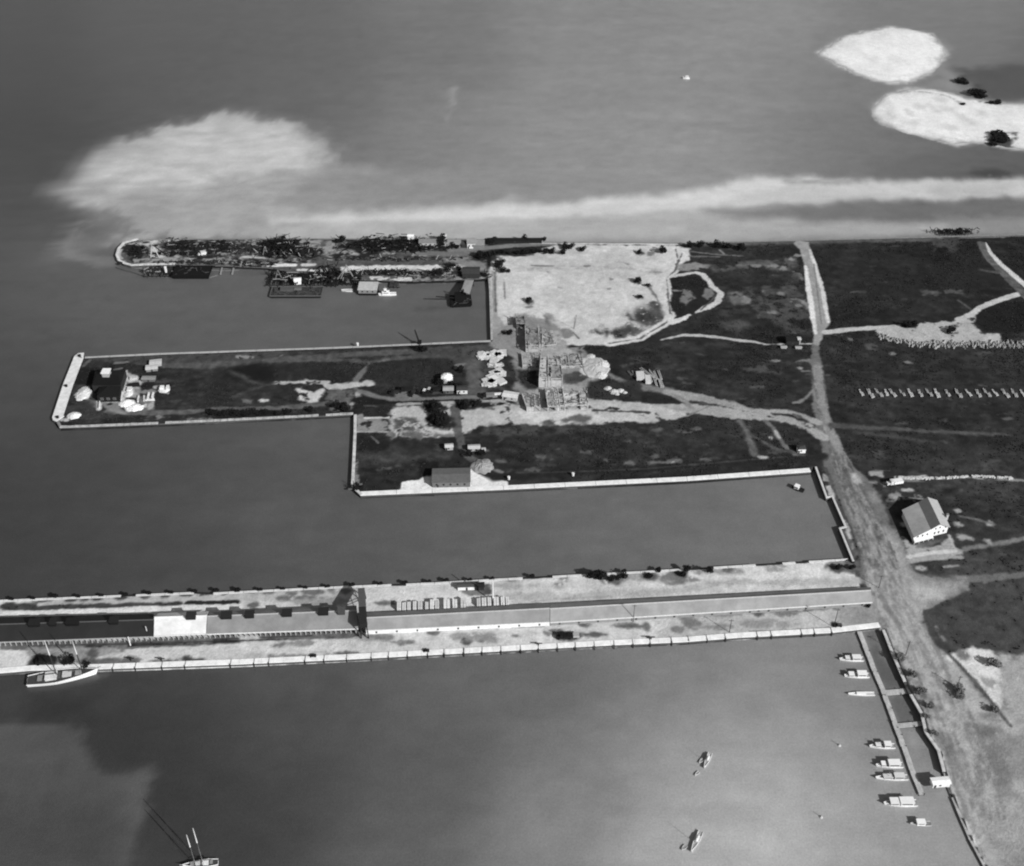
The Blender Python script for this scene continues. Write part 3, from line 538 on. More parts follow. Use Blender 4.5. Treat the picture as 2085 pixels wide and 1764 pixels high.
    for x, y, rx, ry, t in ((55,630,3,1.6,90), (325,705,2.4,2.6,75), (435,690,2.2,2,85), (360,665,10,3,140), (530,680,5,4,140), (1030,630,5,2,95), (1150,668,8,3.5,60), (1300,650,11,1.4,82), (1660,582,9,1.5,92), (1270,560,4,2.5,90),
                            (735,663,2,1,110), (1795,593,1.4,1.2,95), (2040,605,2.4,1.4,95), (1000,640,2,1,110), (880,645,1,1,110)):
        Dt(gp('N', x, y), rx, ry, t, 1.8, 1, seed=x % 7)
    Ln(W('N', 690,592, 960,580), 1, 130, 1); Ln(W('O', 300,550, 700,545, 1130,515), 3.5, 128, 3, 1.2, mot=.3); Ln(W('O', 1130,515, 1440,500, 1650,488), 4, 104, 2, .8, mot=.1)
    for x, y, rx, ry, t in ((950,530,3,3,92), (1185,550,6,1.5,110), (380,600,4,4,115), (430,630,4,3,110), (300,675,3,2,120), (660,655,7,2,130), (1040,630,13,3,138), (1600,650,2.4,2,85), (500,660,4,1,135),
                            (1890,615,3,4,100), (1850,495,3,3,88), (1720,505,3,2,110), (995,700,4,1.2,88), (55,650,2,3,105), (1790,600,1,3,105)):
        Dt(gp('O', x, y), rx, ry, t, 1.8, 1, seed=x % 7)
    Ln(W('O', 890,693, 1100,688, 1540,660), .8, 125, .7, .1); P(W('O', 1650,430, 1900,430, 1950,640, 1600,650), 140, 5, 2, mot=.1)
    for k_, p_, rx, ry in (('A', (290, 240), 8, 10), ('A', (575, 200), 8, 9), ('A', (655, 195), 6, 10), ('A', (860, 210), 26, 9), ('A', (980, 200), 7, 9), ('A', (1450, 215), 20, 14), ('A', (1680, 250), 12, 9), ('B', (430, 195), 40, 12), ('B', (690, 190), 10, 10), ('B', (440, 418), 40, 4), ('B', (1230, 295), 12, 8)):  # shade under the timber heaps, painted dark on the ground
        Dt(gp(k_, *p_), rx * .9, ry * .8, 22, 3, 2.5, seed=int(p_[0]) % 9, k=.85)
    for x, y, rx, ry, t in ((1060, 690, 3, 4, 200), (1120, 700, 2, 5, 160), (1080, 560, 4, 3, 185), (1020, 700, 2, 6, 185), (1190, 620, 1.5, 6, 170), (1170, 700, 3, 3, 120), (1400, 660, 2, 2, 150), (1250, 880, 2.4, 3, 190), (1320, 890, 2, 4, 150), (1280, 720, 5, 3, 120)):
        Dt(gp('F', x, y), rx, ry, t, 1, 1, seed=int(x) % 9)
    # grain everywhere
    f.T *= 1 + np.where(f.T < 95, .20, .07) * fbm(X, Y, 3.2, 31, 3) + .05 * fbm(X, Y, 16, 33)
def z_land(X, Y, d):
    z = LAND + .10 * fbm(X, Y, 9, 50, 3) - .06
    qx, qy = to_plate(X, Y, LAND); low = np.clip((qx - 1880) / 40, 0, 1) * np.clip((qy - 1430) / 60, 0, 1) * np.clip((24 - d) / 16, 0, 1)
    z = z - 1.35 * low
    z = np.where(d < .9, LAND - .06 - np.clip((.9 - d), 0, 6) * 2.2, z)
    return z
import time; _t0 = time.time()
g_mat = mat_tone('ground_soil_turf_sand', 'tone', .97, .5, (.85, .18, .035), (.17, .09, .05))
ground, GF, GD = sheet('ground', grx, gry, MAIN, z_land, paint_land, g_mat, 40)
print('ground', len(GF.X), time.time() - _t0)

# ------------------------------------------------------------ sand keys at the far right
KEY1 = W('Q', 60,-20, 215,95, 400,168, 560,222, 720,252, 860,238, 1000,190, 1110,140, 1150,90, 1190,-60, 1050,-190, 700,-250, 300,-170, z=0)
KEY2 = W('Q', 528,490, 600,400, 720,330, 850,293, 1000,298, 1200,328, 1350,372, 1500,398, 1660,412, 1900,430, 2300,420, 2300,860, 1800,830, 1650,800, 1500,770, 1400,770, 1280,792, 1100,747, 880,682, 650,612, 580,555, z=0)
def paint_key(f, Pk=None):
    f.T[:] = 214; P, Ln, Dt = f.poly, f.line, f.dot
    d = -sdf_poly(f.X, f.Y, Pk) + 6.5 * fbm(f.X, f.Y, 30, 14, 5) + 1.5 * fbm(f.X, f.Y, 6, 15, 3)
    f.T -= 62 * np.clip(1 - d / 5.5, 0, 1) + 16 * np.clip(1 - d / 16, 0, 1) * np.clip(fbm(f.X, f.Y, 20, 9) + .5, 0, 1)
    f.T += 9 * fbm(f.X, f.Y * .5, 12, 2, 5) + 6 * fbm(f.X, f.Y * .5, 40, 3)
    Ln(W('Q', 800,335, 900,318, 1050,335, 1200,362, 1280,405, 1335,440, z=0), [2, 2, 3, 2.5, 3, 5], 150, 3, 1.5, mot=.3, ms=8)
    Ln(W('Q', 1090,715, 1290,745, z=0), 3, 190, 3, 1, mot=.2)
    Ln(W('Q', 1500,410, 1660,430, z=0), 4, 120, 3, 1.5, mot=.4, ms=8); Ln(W('Q', 740,190, 880,175, z=0), 3, 205, 4)
    P(W('Q', 1560,750, 1660,690, 1800,690, 1800,850, 1560,820, z=0), 70, 6, 4, mot=.3, ms=14)
    for x, y in ((1055,465), (1300,550), (1350,560), (1110,500), (700,525), (860,520)): Dt(gp('Q', x, y, 0), 3, 8, 196, 5, 2)
    for x, y in ((950,450), (1200,480), (1400,600), (900,600), (1250,650), (1500,520), (1150,400)): Dt(gp('Q', x, y, 0), 6, 7, 194, 8, 4, seed=x % 9)
def z_key(X, Y, d):
    d = d + 6.5 * fbm(X, Y, 30, 14, 5) + 1.5 * fbm(X, Y, 6, 15, 3)
    return np.clip(d * .06, -1.2, 1.3) + .06 * fbm(X, Y, 12, 4)
def key(nm, Pk):
    a = np.array(Pk); lo = a.min(0) - 22; hi = a.max(0) + 22
    return sheet(nm, np.arange(lo[0], hi[0], 2.2), np.arange(lo[1], hi[1], 2.6), Pk, z_key, lambda f: paint_key(f, Pk), g_mat, 220, -18)
key('sand_island', KEY1); key('sand_island', KEY2)

# ------------------------------------------------------------ sea
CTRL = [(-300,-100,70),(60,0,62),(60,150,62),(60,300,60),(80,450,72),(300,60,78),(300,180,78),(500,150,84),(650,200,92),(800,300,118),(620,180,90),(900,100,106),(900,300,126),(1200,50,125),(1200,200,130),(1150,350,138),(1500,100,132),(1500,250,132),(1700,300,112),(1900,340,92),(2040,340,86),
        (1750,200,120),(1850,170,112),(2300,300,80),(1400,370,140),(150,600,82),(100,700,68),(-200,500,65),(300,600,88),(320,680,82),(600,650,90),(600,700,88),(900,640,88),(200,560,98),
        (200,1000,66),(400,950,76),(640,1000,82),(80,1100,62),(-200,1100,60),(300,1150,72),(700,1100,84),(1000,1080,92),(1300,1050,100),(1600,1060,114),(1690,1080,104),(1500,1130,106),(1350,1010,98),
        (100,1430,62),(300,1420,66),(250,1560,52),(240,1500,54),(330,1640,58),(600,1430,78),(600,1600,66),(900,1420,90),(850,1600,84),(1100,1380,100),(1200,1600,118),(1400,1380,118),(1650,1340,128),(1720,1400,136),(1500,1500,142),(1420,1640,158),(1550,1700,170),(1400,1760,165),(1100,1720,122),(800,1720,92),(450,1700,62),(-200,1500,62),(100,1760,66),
        (1720,1550,150),(1850,1720,150),(1960,1720,146),(1830,1350,92),(1850,1450,108),(1880,1530,116),(1900,1600,138),(1700,1700,164),(2000,1760,140)]  # left vignette and lower-right glow are painted into these water tones
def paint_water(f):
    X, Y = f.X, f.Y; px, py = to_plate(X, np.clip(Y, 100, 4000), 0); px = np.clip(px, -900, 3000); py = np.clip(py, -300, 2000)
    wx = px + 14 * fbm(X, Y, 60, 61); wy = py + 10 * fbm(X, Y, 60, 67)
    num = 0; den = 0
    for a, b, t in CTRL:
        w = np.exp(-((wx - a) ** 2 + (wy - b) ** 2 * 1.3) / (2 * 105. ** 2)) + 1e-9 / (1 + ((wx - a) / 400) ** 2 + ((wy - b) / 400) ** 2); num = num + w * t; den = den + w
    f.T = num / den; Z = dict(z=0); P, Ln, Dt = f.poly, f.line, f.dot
    for KP in (KEY1, KEY2): P(KP, 150, 16, 5, 20, k=.9); P([tuple(np.array(q) * 1.0) for q in KP], 190, 5, 3, 12)
    # silt plume drawn out by the tide round the pier head
    SW = W('R', 140,575, 210,520, 230,470, 320,410, 380,375, 480,350, 560,330, 640,305, 740,275, 860,240, 990,250, 1100,280, 1180,300, 1230,330, 1280,370, 1310,410, 1330,480,
           1480,490, 1420,560, 1350,620, 1500,650, 1800,640, 2085,610, 2085,800, 1400,800, 400,800, 470,740, 440,680, 330,640, 200,625, **Z)
    Ln(W('R', 150,580, 300,660, 420,730, 340,790, 200,840, **Z), [10, 20, 30, 24, 14], 108, 30, 8, 30, mot=.2, ms=30)
    P(SW, 138, 46, 10, 26, seed=71, k=.65); P(SW, 156, 17, 12, 22, seed=71); P(W('R', 340,470, 560,380, 740,310, 1100,320, 1220,400, 1180,500, 900,520, 620,560, 400,560, **Z), 182, 38, 18, 40, seed=72, k=.9)
    P(W('R', 250,470, 400,400, 560,350, 740,292, 900,270, 1150,305, 1100,360, 700,360, 400,450, 300,520, **Z), 176, 14, 9, 20, seed=73, k=.6)
    P(W('R', 1180,520, 1330,480, 1480,490, 1900,560, 1700,630, 1500,650, 1250,655, 1050,640, **Z), 132, 26, 8, 30, seed=74, k=.8)
    P(W('R', 1330,480, 1480,480, 1700,500, 2085,500, 2085,590, 1700,640, 1480,640, 1400,560, **Z), 135, 22, 8, 30, seed=78, k=.9)
    sw = np.clip((f.T - 120) / 50, 0, 1)
    ux = X + 26 * fbm(X, Y, 70, 93) + 9 * fbm(X, Y, 18, 96); uy = Y + 26 * fbm(X, Y, 70, 94) + 9 * fbm(X, Y, 18, 97)
    cx_, cy_ = gp('R', 900, 560, 0); th = np.arctan2((Y - cy_), (X - cx_) * .5); ra = np.hypot((X - cx_) * .5, (Y - cy_)) * (1 + .16 * fbm(X, Y * .5, 60, 92))
    f.T += sw * np.clip((wx * -1 + 760) / 200, 0, 1) * 13 * fbm(ra, th * 70, 16, 101, 4)
    for q_ in range(9):
        o_ = q_ * 12; Ln(W('R', 420 + o_, 700 + o_ * .7, 300 + o_, 690 + o_, 210 + o_, 730 + o_ * .8, 150 + o_ * .9, 800 + o_ * .3, 190 + o_, 860, 330 + o_, 905 - o_ * .3, **Z), [3, 5, 6, 6, 5, 2], 118 - q_ * 2, 9, 5, 12, mot=.42, ms=16, k=.7, seed=200 + q_)
    f.T += sw * (9 * fbm(ux * .35, uy, 14, 98, 5) + 6 * fbm(ux * .5, uy, 45, 99, 4))
    Ln(W('R', 1080,500, 1230,530, 1330,500, **Z), 12, 140, 16, 4, k=.6)
    Ln(W('D', 560,450, 720,446, 900,440, 1100,432, 1300,422, 1450,404, 1560,380, 1640,374, 1720,385, **Z), [8, 16, 26, 30, 30, 34, 34, 26, 16], 198, 20, 6, 25, seed=75)
    Ln(W('D', 1500,415, 1640,395, 1780,390, 1900,388, 2040,384, 2400,380, 3200,380, **Z), [14, 36, 36, 38, 38, 38, 38], 186, 16, 6, 25, seed=76)
    P(W('D', 560,462, 1100,448, 1450,425, 1600,420, 1640,480, 1110,490, 560,484, **Z), 168, 16, 4, 30, k=.9)
    P(W('D', 1450,430, 1700,415, 2040,405, 2600,405, 2600,440, 2040,440, 1800,440, 1500,445, **Z), 108, 22, 5, 30, k=.85)
    P(W('D', 1400,455, 1700,452, 2040,450, 2600,450, 2600,470, 2034,478, 1640,488, 1400,492, **Z), 160, 18, 4, 30, k=.95); P(W('D', 1900,440, 2600,430, 2600,480, 1960,478, **Z), 128, 20, 4, k=.8)
    Ln(W('D', 1600,370, 1700,372, 1730,366, **Z), 7, 150, 9, 3); P(W('D', 1880,380, 2060,375, 2060,400, 1900,402, **Z), 165, 14, 3, k=.5)
    Ln(W('Q', 1130,120, 1250,160, 1380,250, 1500,330, 1680,380, 1900,390, **Z), [30, 26, 22, 16, 14, 14], 126, 16, 6, 30)
    P(W('Q', 1260,120, 1660,100, 2200,100, 2200,400, 1660,390, 1550,370, 1480,300, 1380,220, **Z), 76, 18, 8, 30)
    P(W('Q', 1060,200, 1250,180, 1330,260, 1380,340, 1200,310, 1000,280, **Z), 128, 20, 5, 30)
    Ln(W('Q', 1280,170, 1400,240, 1520,330, **Z), 5, 60, 6, 4, mot=.35, ms=20); Dt(gp('Q', 1570,1040, 0), 16, 9, 66, 12, 5); Dt(gp('Q', 730,970, 0), 18, 10, 100, 26, 5, k=.6)
    Ln(W('D', 925,180, 918,215, 908,250, **Z), [7, 8, 3], 150, 8, 5, 14, mot=.35, ms=12, k=.6)
    # pale silt boundary at the lower left
    P(W('V', -900,500, 30,500, 180,515, 320,525, 350,535, 440,545, 480,580, 450,620, 470,700, 500,780, 600,880, 700,885, 800,865, 900,845, 960,890, 990,930, 950,950, 920,1100, 870,1250, 820,1380, 820,1700, -900,1700, **Z), 80, 5, 4, 14, seed=81)
    P(W('V', -900,1000, 300,1000, 700,1050, 780,1250, 760,1700, -900,1700, **Z), 68, 40, 6, k=.9); P(W('V', 640,900, 900,860, 960,920, 900,1080, 860,1300, 800,1400, 820,1200, **Z), 88, 10, 4, 14, k=.8)
    P(W('V', 30,280, 520,300, 500,420, 180,500, 30,470, **Z), 50, 16, 5, k=.8)
    # darker and paler water patches along the inner walls
    P(W('K', 385,160, 480,130, 560,400, 690,560, 530,580, **Z), 92, 3, 1); P(W('K', 540,610, 690,600, 770,780, 620,800, **Z), 94, 3, 1); Ln(W('K', 490,190, 530,330, 590,400, **Z), 3, 114, 3, 1)
    Ln(W('K', 730,880, 740,1000, **Z), 5, 138, 5, 2); Ln(W('L', 560,960, 760,920, **Z), 3, 78, 4, 1)
    P(W('B', 680,700, 950,690, 940,720, 690,720, **Z), 66, 8, 2, k=.6)
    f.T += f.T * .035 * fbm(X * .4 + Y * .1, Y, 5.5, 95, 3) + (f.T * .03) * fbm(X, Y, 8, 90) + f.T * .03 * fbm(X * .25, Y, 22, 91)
wx = np.concatenate([[-9000, -5000, -3000, -2000, -1400, -1100], np.arange(-900, -330, 12), np.arange(-330, 420, 2.6), np.arange(420, 900, 8), [1000, 1300, 1700, 2300, 3200, 5000, 9000]])
wy = np.concatenate([[-3000, -1000, -300, 0, 100], np.arange(180, 480, 3.0), np.arange(480, 1000, 3.4), np.arange(1000, 1500, 7), [1600, 1800, 2100, 2600, 3400, 5000, 9000]])
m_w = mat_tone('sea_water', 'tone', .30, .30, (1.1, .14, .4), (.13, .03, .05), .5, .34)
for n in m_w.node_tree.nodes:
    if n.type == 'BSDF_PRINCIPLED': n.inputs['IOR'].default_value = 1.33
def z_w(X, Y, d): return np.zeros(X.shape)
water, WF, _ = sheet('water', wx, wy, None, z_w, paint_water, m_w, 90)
print('water', len(WF.X), time.time() - _t0)
# ------------------------------------------------------------ quays and sea walls
def offset(P, w):
    """P shifted w metres to the left of its direction, mitred"""
    out = []; n = len(P)
    for i in range(n):
        ds = []
        if i > 0: ds.append(Vector((P[i][0] - P[i-1][0], P[i][1] - P[i-1][1])).normalized())
        if i < n - 1: ds.append(Vector((P[i+1][0] - P[i][0], P[i+1][1] - P[i][1])).normalized())
        d = sum(ds, Vector((0, 0))).normalized(); nrm = Vector((-d.y, d.x)); k = max(.45, nrm.dot(Vector((-ds[0].y, ds[0].x))))
        out.append((P[i][0] + nrm.x * w / k, P[i][1] + nrm.y * w / k))
    return out
def strip(mb, P, w0, w1, z0, z1, rnd=None, jit=0):
    A, B = offset(P, w0), offset(P, w1)
    for i in range(len(P) - 1):
        mb.prism([A[i], A[i+1], B[i+1], B[i]], z0, z1 + (rnd.uniform(-jit, jit) if rnd else 0))
def divide(P, step):
    out = [P[0]]
    for a, b in zip(P, P[1:]):
        n = max(1, int(math.hypot(b[0] - a[0], b[1] - a[1]) / step))
        out += [(a[0] + (b[0] - a[0]) * i / n, a[1] + (b[1] - a[1]) * i / n) for i in range(1, n + 1)]
    return out
def quay(label, P, w, tone, top=2.25, face=75, step=9, gap=.10, cat='quay wall', jit=.03, name='quay_wall', drop=.0, noise=.2, base=-3):
    """P runs with the water on its right hand; coping of separate blocks on a wall"""
    rnd = random.Random(len(label)); c = P[len(P) // 2]; t = thing(name, label, cat, (c[0], c[1], 0))
    Q = [(p[0] - c[0], p[1] - c[1]) for p in P]
    wall = MB(); strip(wall, Q, .12, w - .05, base, top - .42); wall.build('wall', mat(face, .9, .3, .8), t)
    cp = MB(); D = divide(Q, step); A, B = offset(D, 0), offset(D, w)
    for i in range(len(D) - 1):
        if rnd.random() < drop: continue
        a0, a1, b0, b1 = (Vector(v) for v in (A[i], A[i+1], B[i], B[i+1])); g = gap / max(.1, (a1 - a0).length)
        cp.prism([tuple(a0.lerp(a1, g)), tuple(a0.lerp(a1, 1 - g)), tuple(b0.lerp(b1, 1 - g)), tuple(b0.lerp(b1, g))], top - .42, top + rnd.uniform(-jit, jit))
    cp.build('coping', mat(tone, .9, noise, .35), t); return t
quay('long white concrete coping along the south edge of the lowest pier', W('L', -600,935, 40,882, 700,868, 2085,820, 'M', 1100,712, 2085,659, 'N', 1500,736, 2085,711, 'O', 800,744, 1560,704, 1955,659), 3.0, 226, step=10, gap=.04)
quay('thin light timber edge along the north side of the lowest pier', W('J', 378,1103, 'O', 1690,102, 830,155, 0,205, 'N', 540,198, 'M', 1800,88, 1100,115, 0,170, 'L', 1650,115, 70,180, 'S', -300,1418), 1.3, 200, top=2.2, step=7, drop=.25, face=40)
quay('wide white coping at the rounded west end of the middle pier', W('F', 508,250, 440,256, 388,292, 250,640, 118,1040, 126,1072, 170,1090), 6.2, 205, top=2.5, step=14)
quay('narrow pale stone edge along the north side of the middle pier', W('B', 1285,965, 640,995, 0,1022, 'F', 1440,250, 515,295), 1.5, 160, step=12, jit=.06)
quay('worn light sea wall along the south side of the middle pier', W('F', 205,1160, 900,1135, 2085,1082, 'G', 600,592, 1035,569), 1.7, 164, step=4, drop=.14, jit=.12, noise=.45)
quay('short dark corner wall at the southwest tip of the middle pier', W('F', 165,1085, 205,1160), 1.6, 120)
quay('white wall along the west edge of the grass block beside the basin', W('G', 1040,572, 1038,700, 1020,1075, 1085,1136), 1.7, 180, step=6, drop=.06, noise=.35)
quay('white coping along the south edge of the grass block', W('G', 1085,1136, 2085,1094, 'D', 1400,979, 'I', 538,894), 3.2, 218, step=16)
quay('stepped pale concrete wall at the east end of the large basin', W('J', 38,155, 155,480, 212,465, 345,770, 285,785, 425,1128), 1.1, 186, top=2.5, step=20, gap=0.02)
quay('dark weathered wall at the east end of the small north basin', W('B', 1262,440, 1272,560, 1285,962), 1.5, 150, step=8, jit=.1, noise=.4, face=30)
quay('low dark timber edge along the south side of the ruined north pier', W('A', 600,352, 1100,366, 1340,377, 1480,400, 'B', 100,470, 600,488, 900,482, 1258,464), .9, 90, step=4, drop=.3, face=25, jit=.2)
quay('curved light rim wall round the west head of the ruined north pier', W('A', 290,138, 170,170, 125,220, 108,275, 125,320, 170,345, 230,362, 360,357, 590,352), 2.0, 188, step=5, jit=.12, drop=.04, top=2.7, noise=.4)
quay('thin sea wall along the open north shore', W('D', 2800,452, 2034,479, 1640,489, 1390,495, 1110,493, 960,487, 600,486, 330,487, 290,489), .9, 120, step=12, jit=.05)
quay('pale sloping shore wall behind the finger pier', W('K', 960,1150, 920,1000, 830,870, 800,740, 720,600, 600,330, 525,140), 1.4, 182, step=7, jit=.1, drop=.05, noise=.35)
quay('low crumbling sea wall below the white flat-roofed hut', W('K', 1500,2500, 1290,1900, 1150,1640, 1080,1480, 990,1260, 963,1158, z=.9), 1.2, 160, top=.95, step=5, jit=.1, drop=.12, noise=.4, face=90)

# finger pier and its two gangways
def deck(label, P, w, z, tone, name='finger_pier', cat='pier', gap=.0, step=3.0):
    c = P[0]; t = thing(name, label, cat, (c[0], c[1], 0)); Q = divide([(p[0] - c[0], p[1] - c[1]) for p in P], step); rnd = random.Random(3)
    d = MB(); A, B = offset(Q, -w / 2), offset(Q, w / 2)
    for i in range(len(Q) - 1):
        e = rnd.uniform(-.12, .12); d.prism([(A[i][0] + e, A[i][1]), (A[i+1][0] + e, A[i+1][1]), (B[i+1][0] + e, B[i+1][1]), (B[i][0] + e, B[i][1])], z - .3, z + rnd.uniform(-.02, .03))
    d.build('deck', mat(tone, .9, .3, .5, 'planks'), t)
    p = MB()
    for i in range(0, len(Q), 2):
        for s in (A, B): p.tube((s[i][0], s[i][1], -2), (s[i][0], s[i][1], z + (.5 if rnd.random() < .3 else -.3)), .2, n=6)
    p.build('pilings', mat(60), t); return t
deck('long narrow pale finger pier with white boats along it', W('K', 345,150, 400,290, 440,400, 510,560, 560,700, 630,890, 690,1050, 735,1180, 790,1310, z=.95), 2.3, .95, 170)
deck('pale gangway crossing to shore, the upper of two', W('K', 520,588, 690,574, z=.9), 3.0, .9, 165, 'gangway', 'gangway')
deck('pale gangway crossing to shore, the lower of two', W('K', 612,822, 790,806, z=.9), 2.4, .9, 160, 'gangway', 'gangway')

# fender clusters along the north edge, fender timbers over the south coping
f0 = thing('fender_cluster', 'black clump of fender piles on the north edge of the lowest pier', 'fender', at('L', 285, 172), 0, 'fender piles on the north edge of the lowest pier'); f0.location.z = 0
rnd = random.Random(5); pl = MB()
for i in range(9): pl.tube((rnd.uniform(-1.3, 1.3), rnd.uniform(-.2, 1.4), -2), (rnd.uniform(-1.0, 1.0), rnd.uniform(-.2, 1.2), 3.4 + rnd.uniform(-.5, .8)), .32, n=6)
pl.build('piles', mat(20), f0); MB().box((0, .6, 2.9), (3.2, 1.6, .5)).build('cap', mat(16), f0)
FC = [f0]
for k, xs in (('L', (510, 740, 975, 1200, 1420, 1650, 1860, 2070)), ('M', (195, 380, 565, 745, 930, 1130, 1360, 1560, 1755, 1895)), ('N', (350, 530, 855, 1605, 1885)), ('L', (-140, 70))):
    for x in xs:
        y = {'L': 180 - (x - 70) * .0411, 'M': 170 - x * .05, 'N': 226 - x * .0553}[k]
        p = gp(k, x, y); FC.append(copy_tree(f0, loc=(p[0], p[1] - .4, 0), rz=rnd.uniform(-.2, .2), scale=rnd.uniform(.8, .95)))
fx = thing('fender_timber', 'dark timber laid across the white south coping of the lowest pier', 'fender', (0, 0, 0), 0, 'timbers across the white south coping')
MB().box((0, 1.4, 2.36), (.2, 3.2, .14)).build('beam', mat(62), fx); MB().tube((0, -.35, -2), (0, -.3, 2.7), .24, n=6).build('pile', mat(35), fx)
for i, o in enumerate(sorted(FC, key=lambda o: o.location.x)): o['label'] = '%s black fender clump from the west on the north edge of the lowest pier' % ORD[i]
first = True; FX = []
for k, xs in (('L', (850, 1070, 1330, 1555, 2000)), ('M', (330, 450, 745, 900, 1085, 1285, 1425, 1580, 1745, 1880, 2040)), ('N', (140, 300, 450, 605, 765, 910, 1065, 1210, 1365, 1525, 1680, 1820, 1995)), ('O', (255, 395, 545, 695, 955, 1070, 1315, 1420, 1560)), ('M', (138,))):
    for x in xs:
        y = {'L': 868 - (x - 700) * .0347, 'M': 765 - x * .0507, 'N': 817 - x * .0507, 'O': 792 - x * .0566}[k]
        p = gp(k, x, y); o = fx if first else copy_tree(fx); first = False; o.location = (p[0], p[1], 0); o.rotation_euler.z = .03 + rnd.uniform(-.05, .05); FX.append(o)

for i, o in enumerate(sorted(FX, key=lambda o: o.location.x)): o['label'] = '%s dark timber from the west across the white south coping' % ORD[i]
# ------------------------------------------------------------ long sheds on the lowest pier
def shed(label, far, ridge, near, ze, zr, roof, vents=(), open_front=True, wall=205, end=120, posts=0, over=.8, far_tone=None):
    """far / ridge / near: two plan points each, at their own heights"""
    (f0_, f1_), (r0, r1), (n0, n1) = far, ridge, near; c = ((n0[0] + n1[0]) / 2, (n0[1] + n1[1]) / 2)
    t = thing('transit_shed', label, 'shed', (c[0], c[1], LAND)); L = lambda p, z: (p[0] - c[0], p[1] - c[1], z - LAND)
    a = MB(); a.slab([L(n0, ze), L(n1, ze), L(r1, zr), L(r0, zr)], .25); a.slab([L(r0, zr), L(r1, zr), L(f1_, ze), L(f0_, ze)], .25)
    a.build('roof', mat(roof, .8, .22, .13, 'sheets' if roof > 60 else 'plain', .1), t)
    b = MB(); b.beam(L(r0, zr + .12), L(r1, zr + .12), .5, .35); b.build('ridge_cap', mat(min(215, roof + 45)), t)
    b = MB(); b.beam(L(n0, ze + .02), L(n1, ze + .02), .35, .5); b.build('fascia', mat(205 if roof > 60 else 150), t)
    def lerp(p, q, s): return (p[0] + (q[0] - p[0]) * s, p[1] + (q[1] - p[1]) * s)
    i0, i1 = lerp(n0, f0_, .06), lerp(n1, f1_, .06); b0, b1 = lerp(n0, f0_, .95), lerp(n1, f1_, .95)
    if open_front:
        j0, j1 = lerp(n0, f0_, .28), lerp(n1, f1_, .28); w = MB(); w.prism([L(j0, 0)[:2], L(j1, 0)[:2], L(b1, 0)[:2], L(b0, 0)[:2]], -.1, ze - LAND - .3)
        w.build('interior_shade', mat(34), t)  # dark box stands in for the shade under the open roof
        for i in range(posts):
            p = lerp(i0, i1, (i + .5) / posts); q = L(p, 0); MB().box((q[0], q[1], (ze - LAND) / 2 - .2), (.4, .4, ze - LAND - .1)).build('post', mat(150), t)
    else:
        w = MB(); w.prism([L(i0, 0)[:2], L(i1, 0)[:2], L(b1, 0)[:2], L(b0, 0)[:2]], -.1, ze - LAND - .22); w.build('wall', mat(wall, .9, .2, .5), t)
        d = Vector((i1[0] - i0[0], i1[1] - i0[1])); n = max(2, int(d.length / 9)); m = math.atan2(d.y, d.x)
        for i in range(n):
            p = L(lerp(i0, i1, (i + .5) / n), 0); MB().box((p[0] + math.sin(m) * .02, p[1] - math.cos(m) * .02, 1.1), (.9, .16, 1.2), m).build('door', mat(60), t)
    g = MB()
    for e, f, r in ((i0, b0, r0), (i1, b1, r1)):
        s_ = .3 if e is i0 else -.3; dx = Vector((i1[0] - i0[0], i1[1] - i0[1])).normalized() * s_
        A_ = [L(e, ze - .3), L(f, ze - .3), L(r, zr - .35)]; A_ = [(x + dx.x, y + dx.y, z) for x, y, z in A_]; B_ = [(x + dx.x * .3, y + dx.y * .3, z) for x, y, z in A_]
        g.add(A_ + B_, [(0, 1, 2), (5, 4, 3), (0, 3, 4, 1), (1, 4, 5, 2), (2, 5, 3, 0)])
    g.build('gable', mat(end), t)
    for s, wd, dark in vents:
        p = lerp(r0, r1, s); q = L(p, zr); m = ang(r0, r1)
        v = MB(); v.box((q[0], q[1] - .3, q[2] + .5), (wd, 3.6, 1.9), m); vo = v.build('ventilator', mat(dark), t)
        MB().box((q[0], q[1] - .3, q[2] + 1.53), (wd + .5, 4.1, .14), m).build('cap', mat(dark + 14), vo)
    return t
ZE, ZR = 5.6, 9.2
def tri3(k0, k1, fx0, fy0, fx1, fy1, rx0, ry0, rx1, ry1, nx0, ny0, nx1, ny1):
    return ((gp(k0, fx0, fy0, ZE), gp(k1, fx1, fy1, ZE)), (gp(k0, rx0, ry0, ZR), gp(k1, rx1, ry1, ZR)), (gp(k0, nx0, ny0, ZE), gp(k1, nx1, ny1, ZE)))
F_, R_, N_ = tri3('L', 'L', -560,368, 1250,324, -560,440, 1248,385, -560,618, 1246,552)
shed('long black-roofed shed at the west end of the lowest pier', F_, R_, N_, ZE, ZR, 38, [(.36, 5, 18), (.46, 3, 20), (.566, 6, 12), (.79, 4, 20)], posts=34, end=60)
F_, R_, N_ = tri3('L', 'L', 1300,326, 1788,306, 1258,366, 1772,350, 1254,553, 1762,528)
shed('short shed section with a bright white roof beside the black roof', F_, R_, N_, ZE + .35, ZR + .35, 208, [(.71, 4.4, 28)], open_front=True, posts=10, end=200)
F_, R_, N_ = tri3('L', 'M', 1800,312, 1165,272, 1776,352, 1165,316, 1766,528, 1178,466)
shed('grey-roofed shed with a row of dark roof ventilators', F_, R_, N_, ZE, ZR, 124, [(.13, 5, 25), (.285, 4.2, 22), (.535, 4.6, 22), (.78, 4.6, 22), (.975, 1, 40)][:4] + [(.90, 3.4, 60)], posts=30, end=70)
F_, R_, N_ = tri3('M', 'N', 1246,332, 1000,394, 1246,368, 1000,430, 1240,476, 1000,546)
shed('long grey-roofed shed with a white south wall on the lowest pier', F_, R_, N_, ZE - .4, ZR - .6, 130, open_front=False, wall=215, end=90)
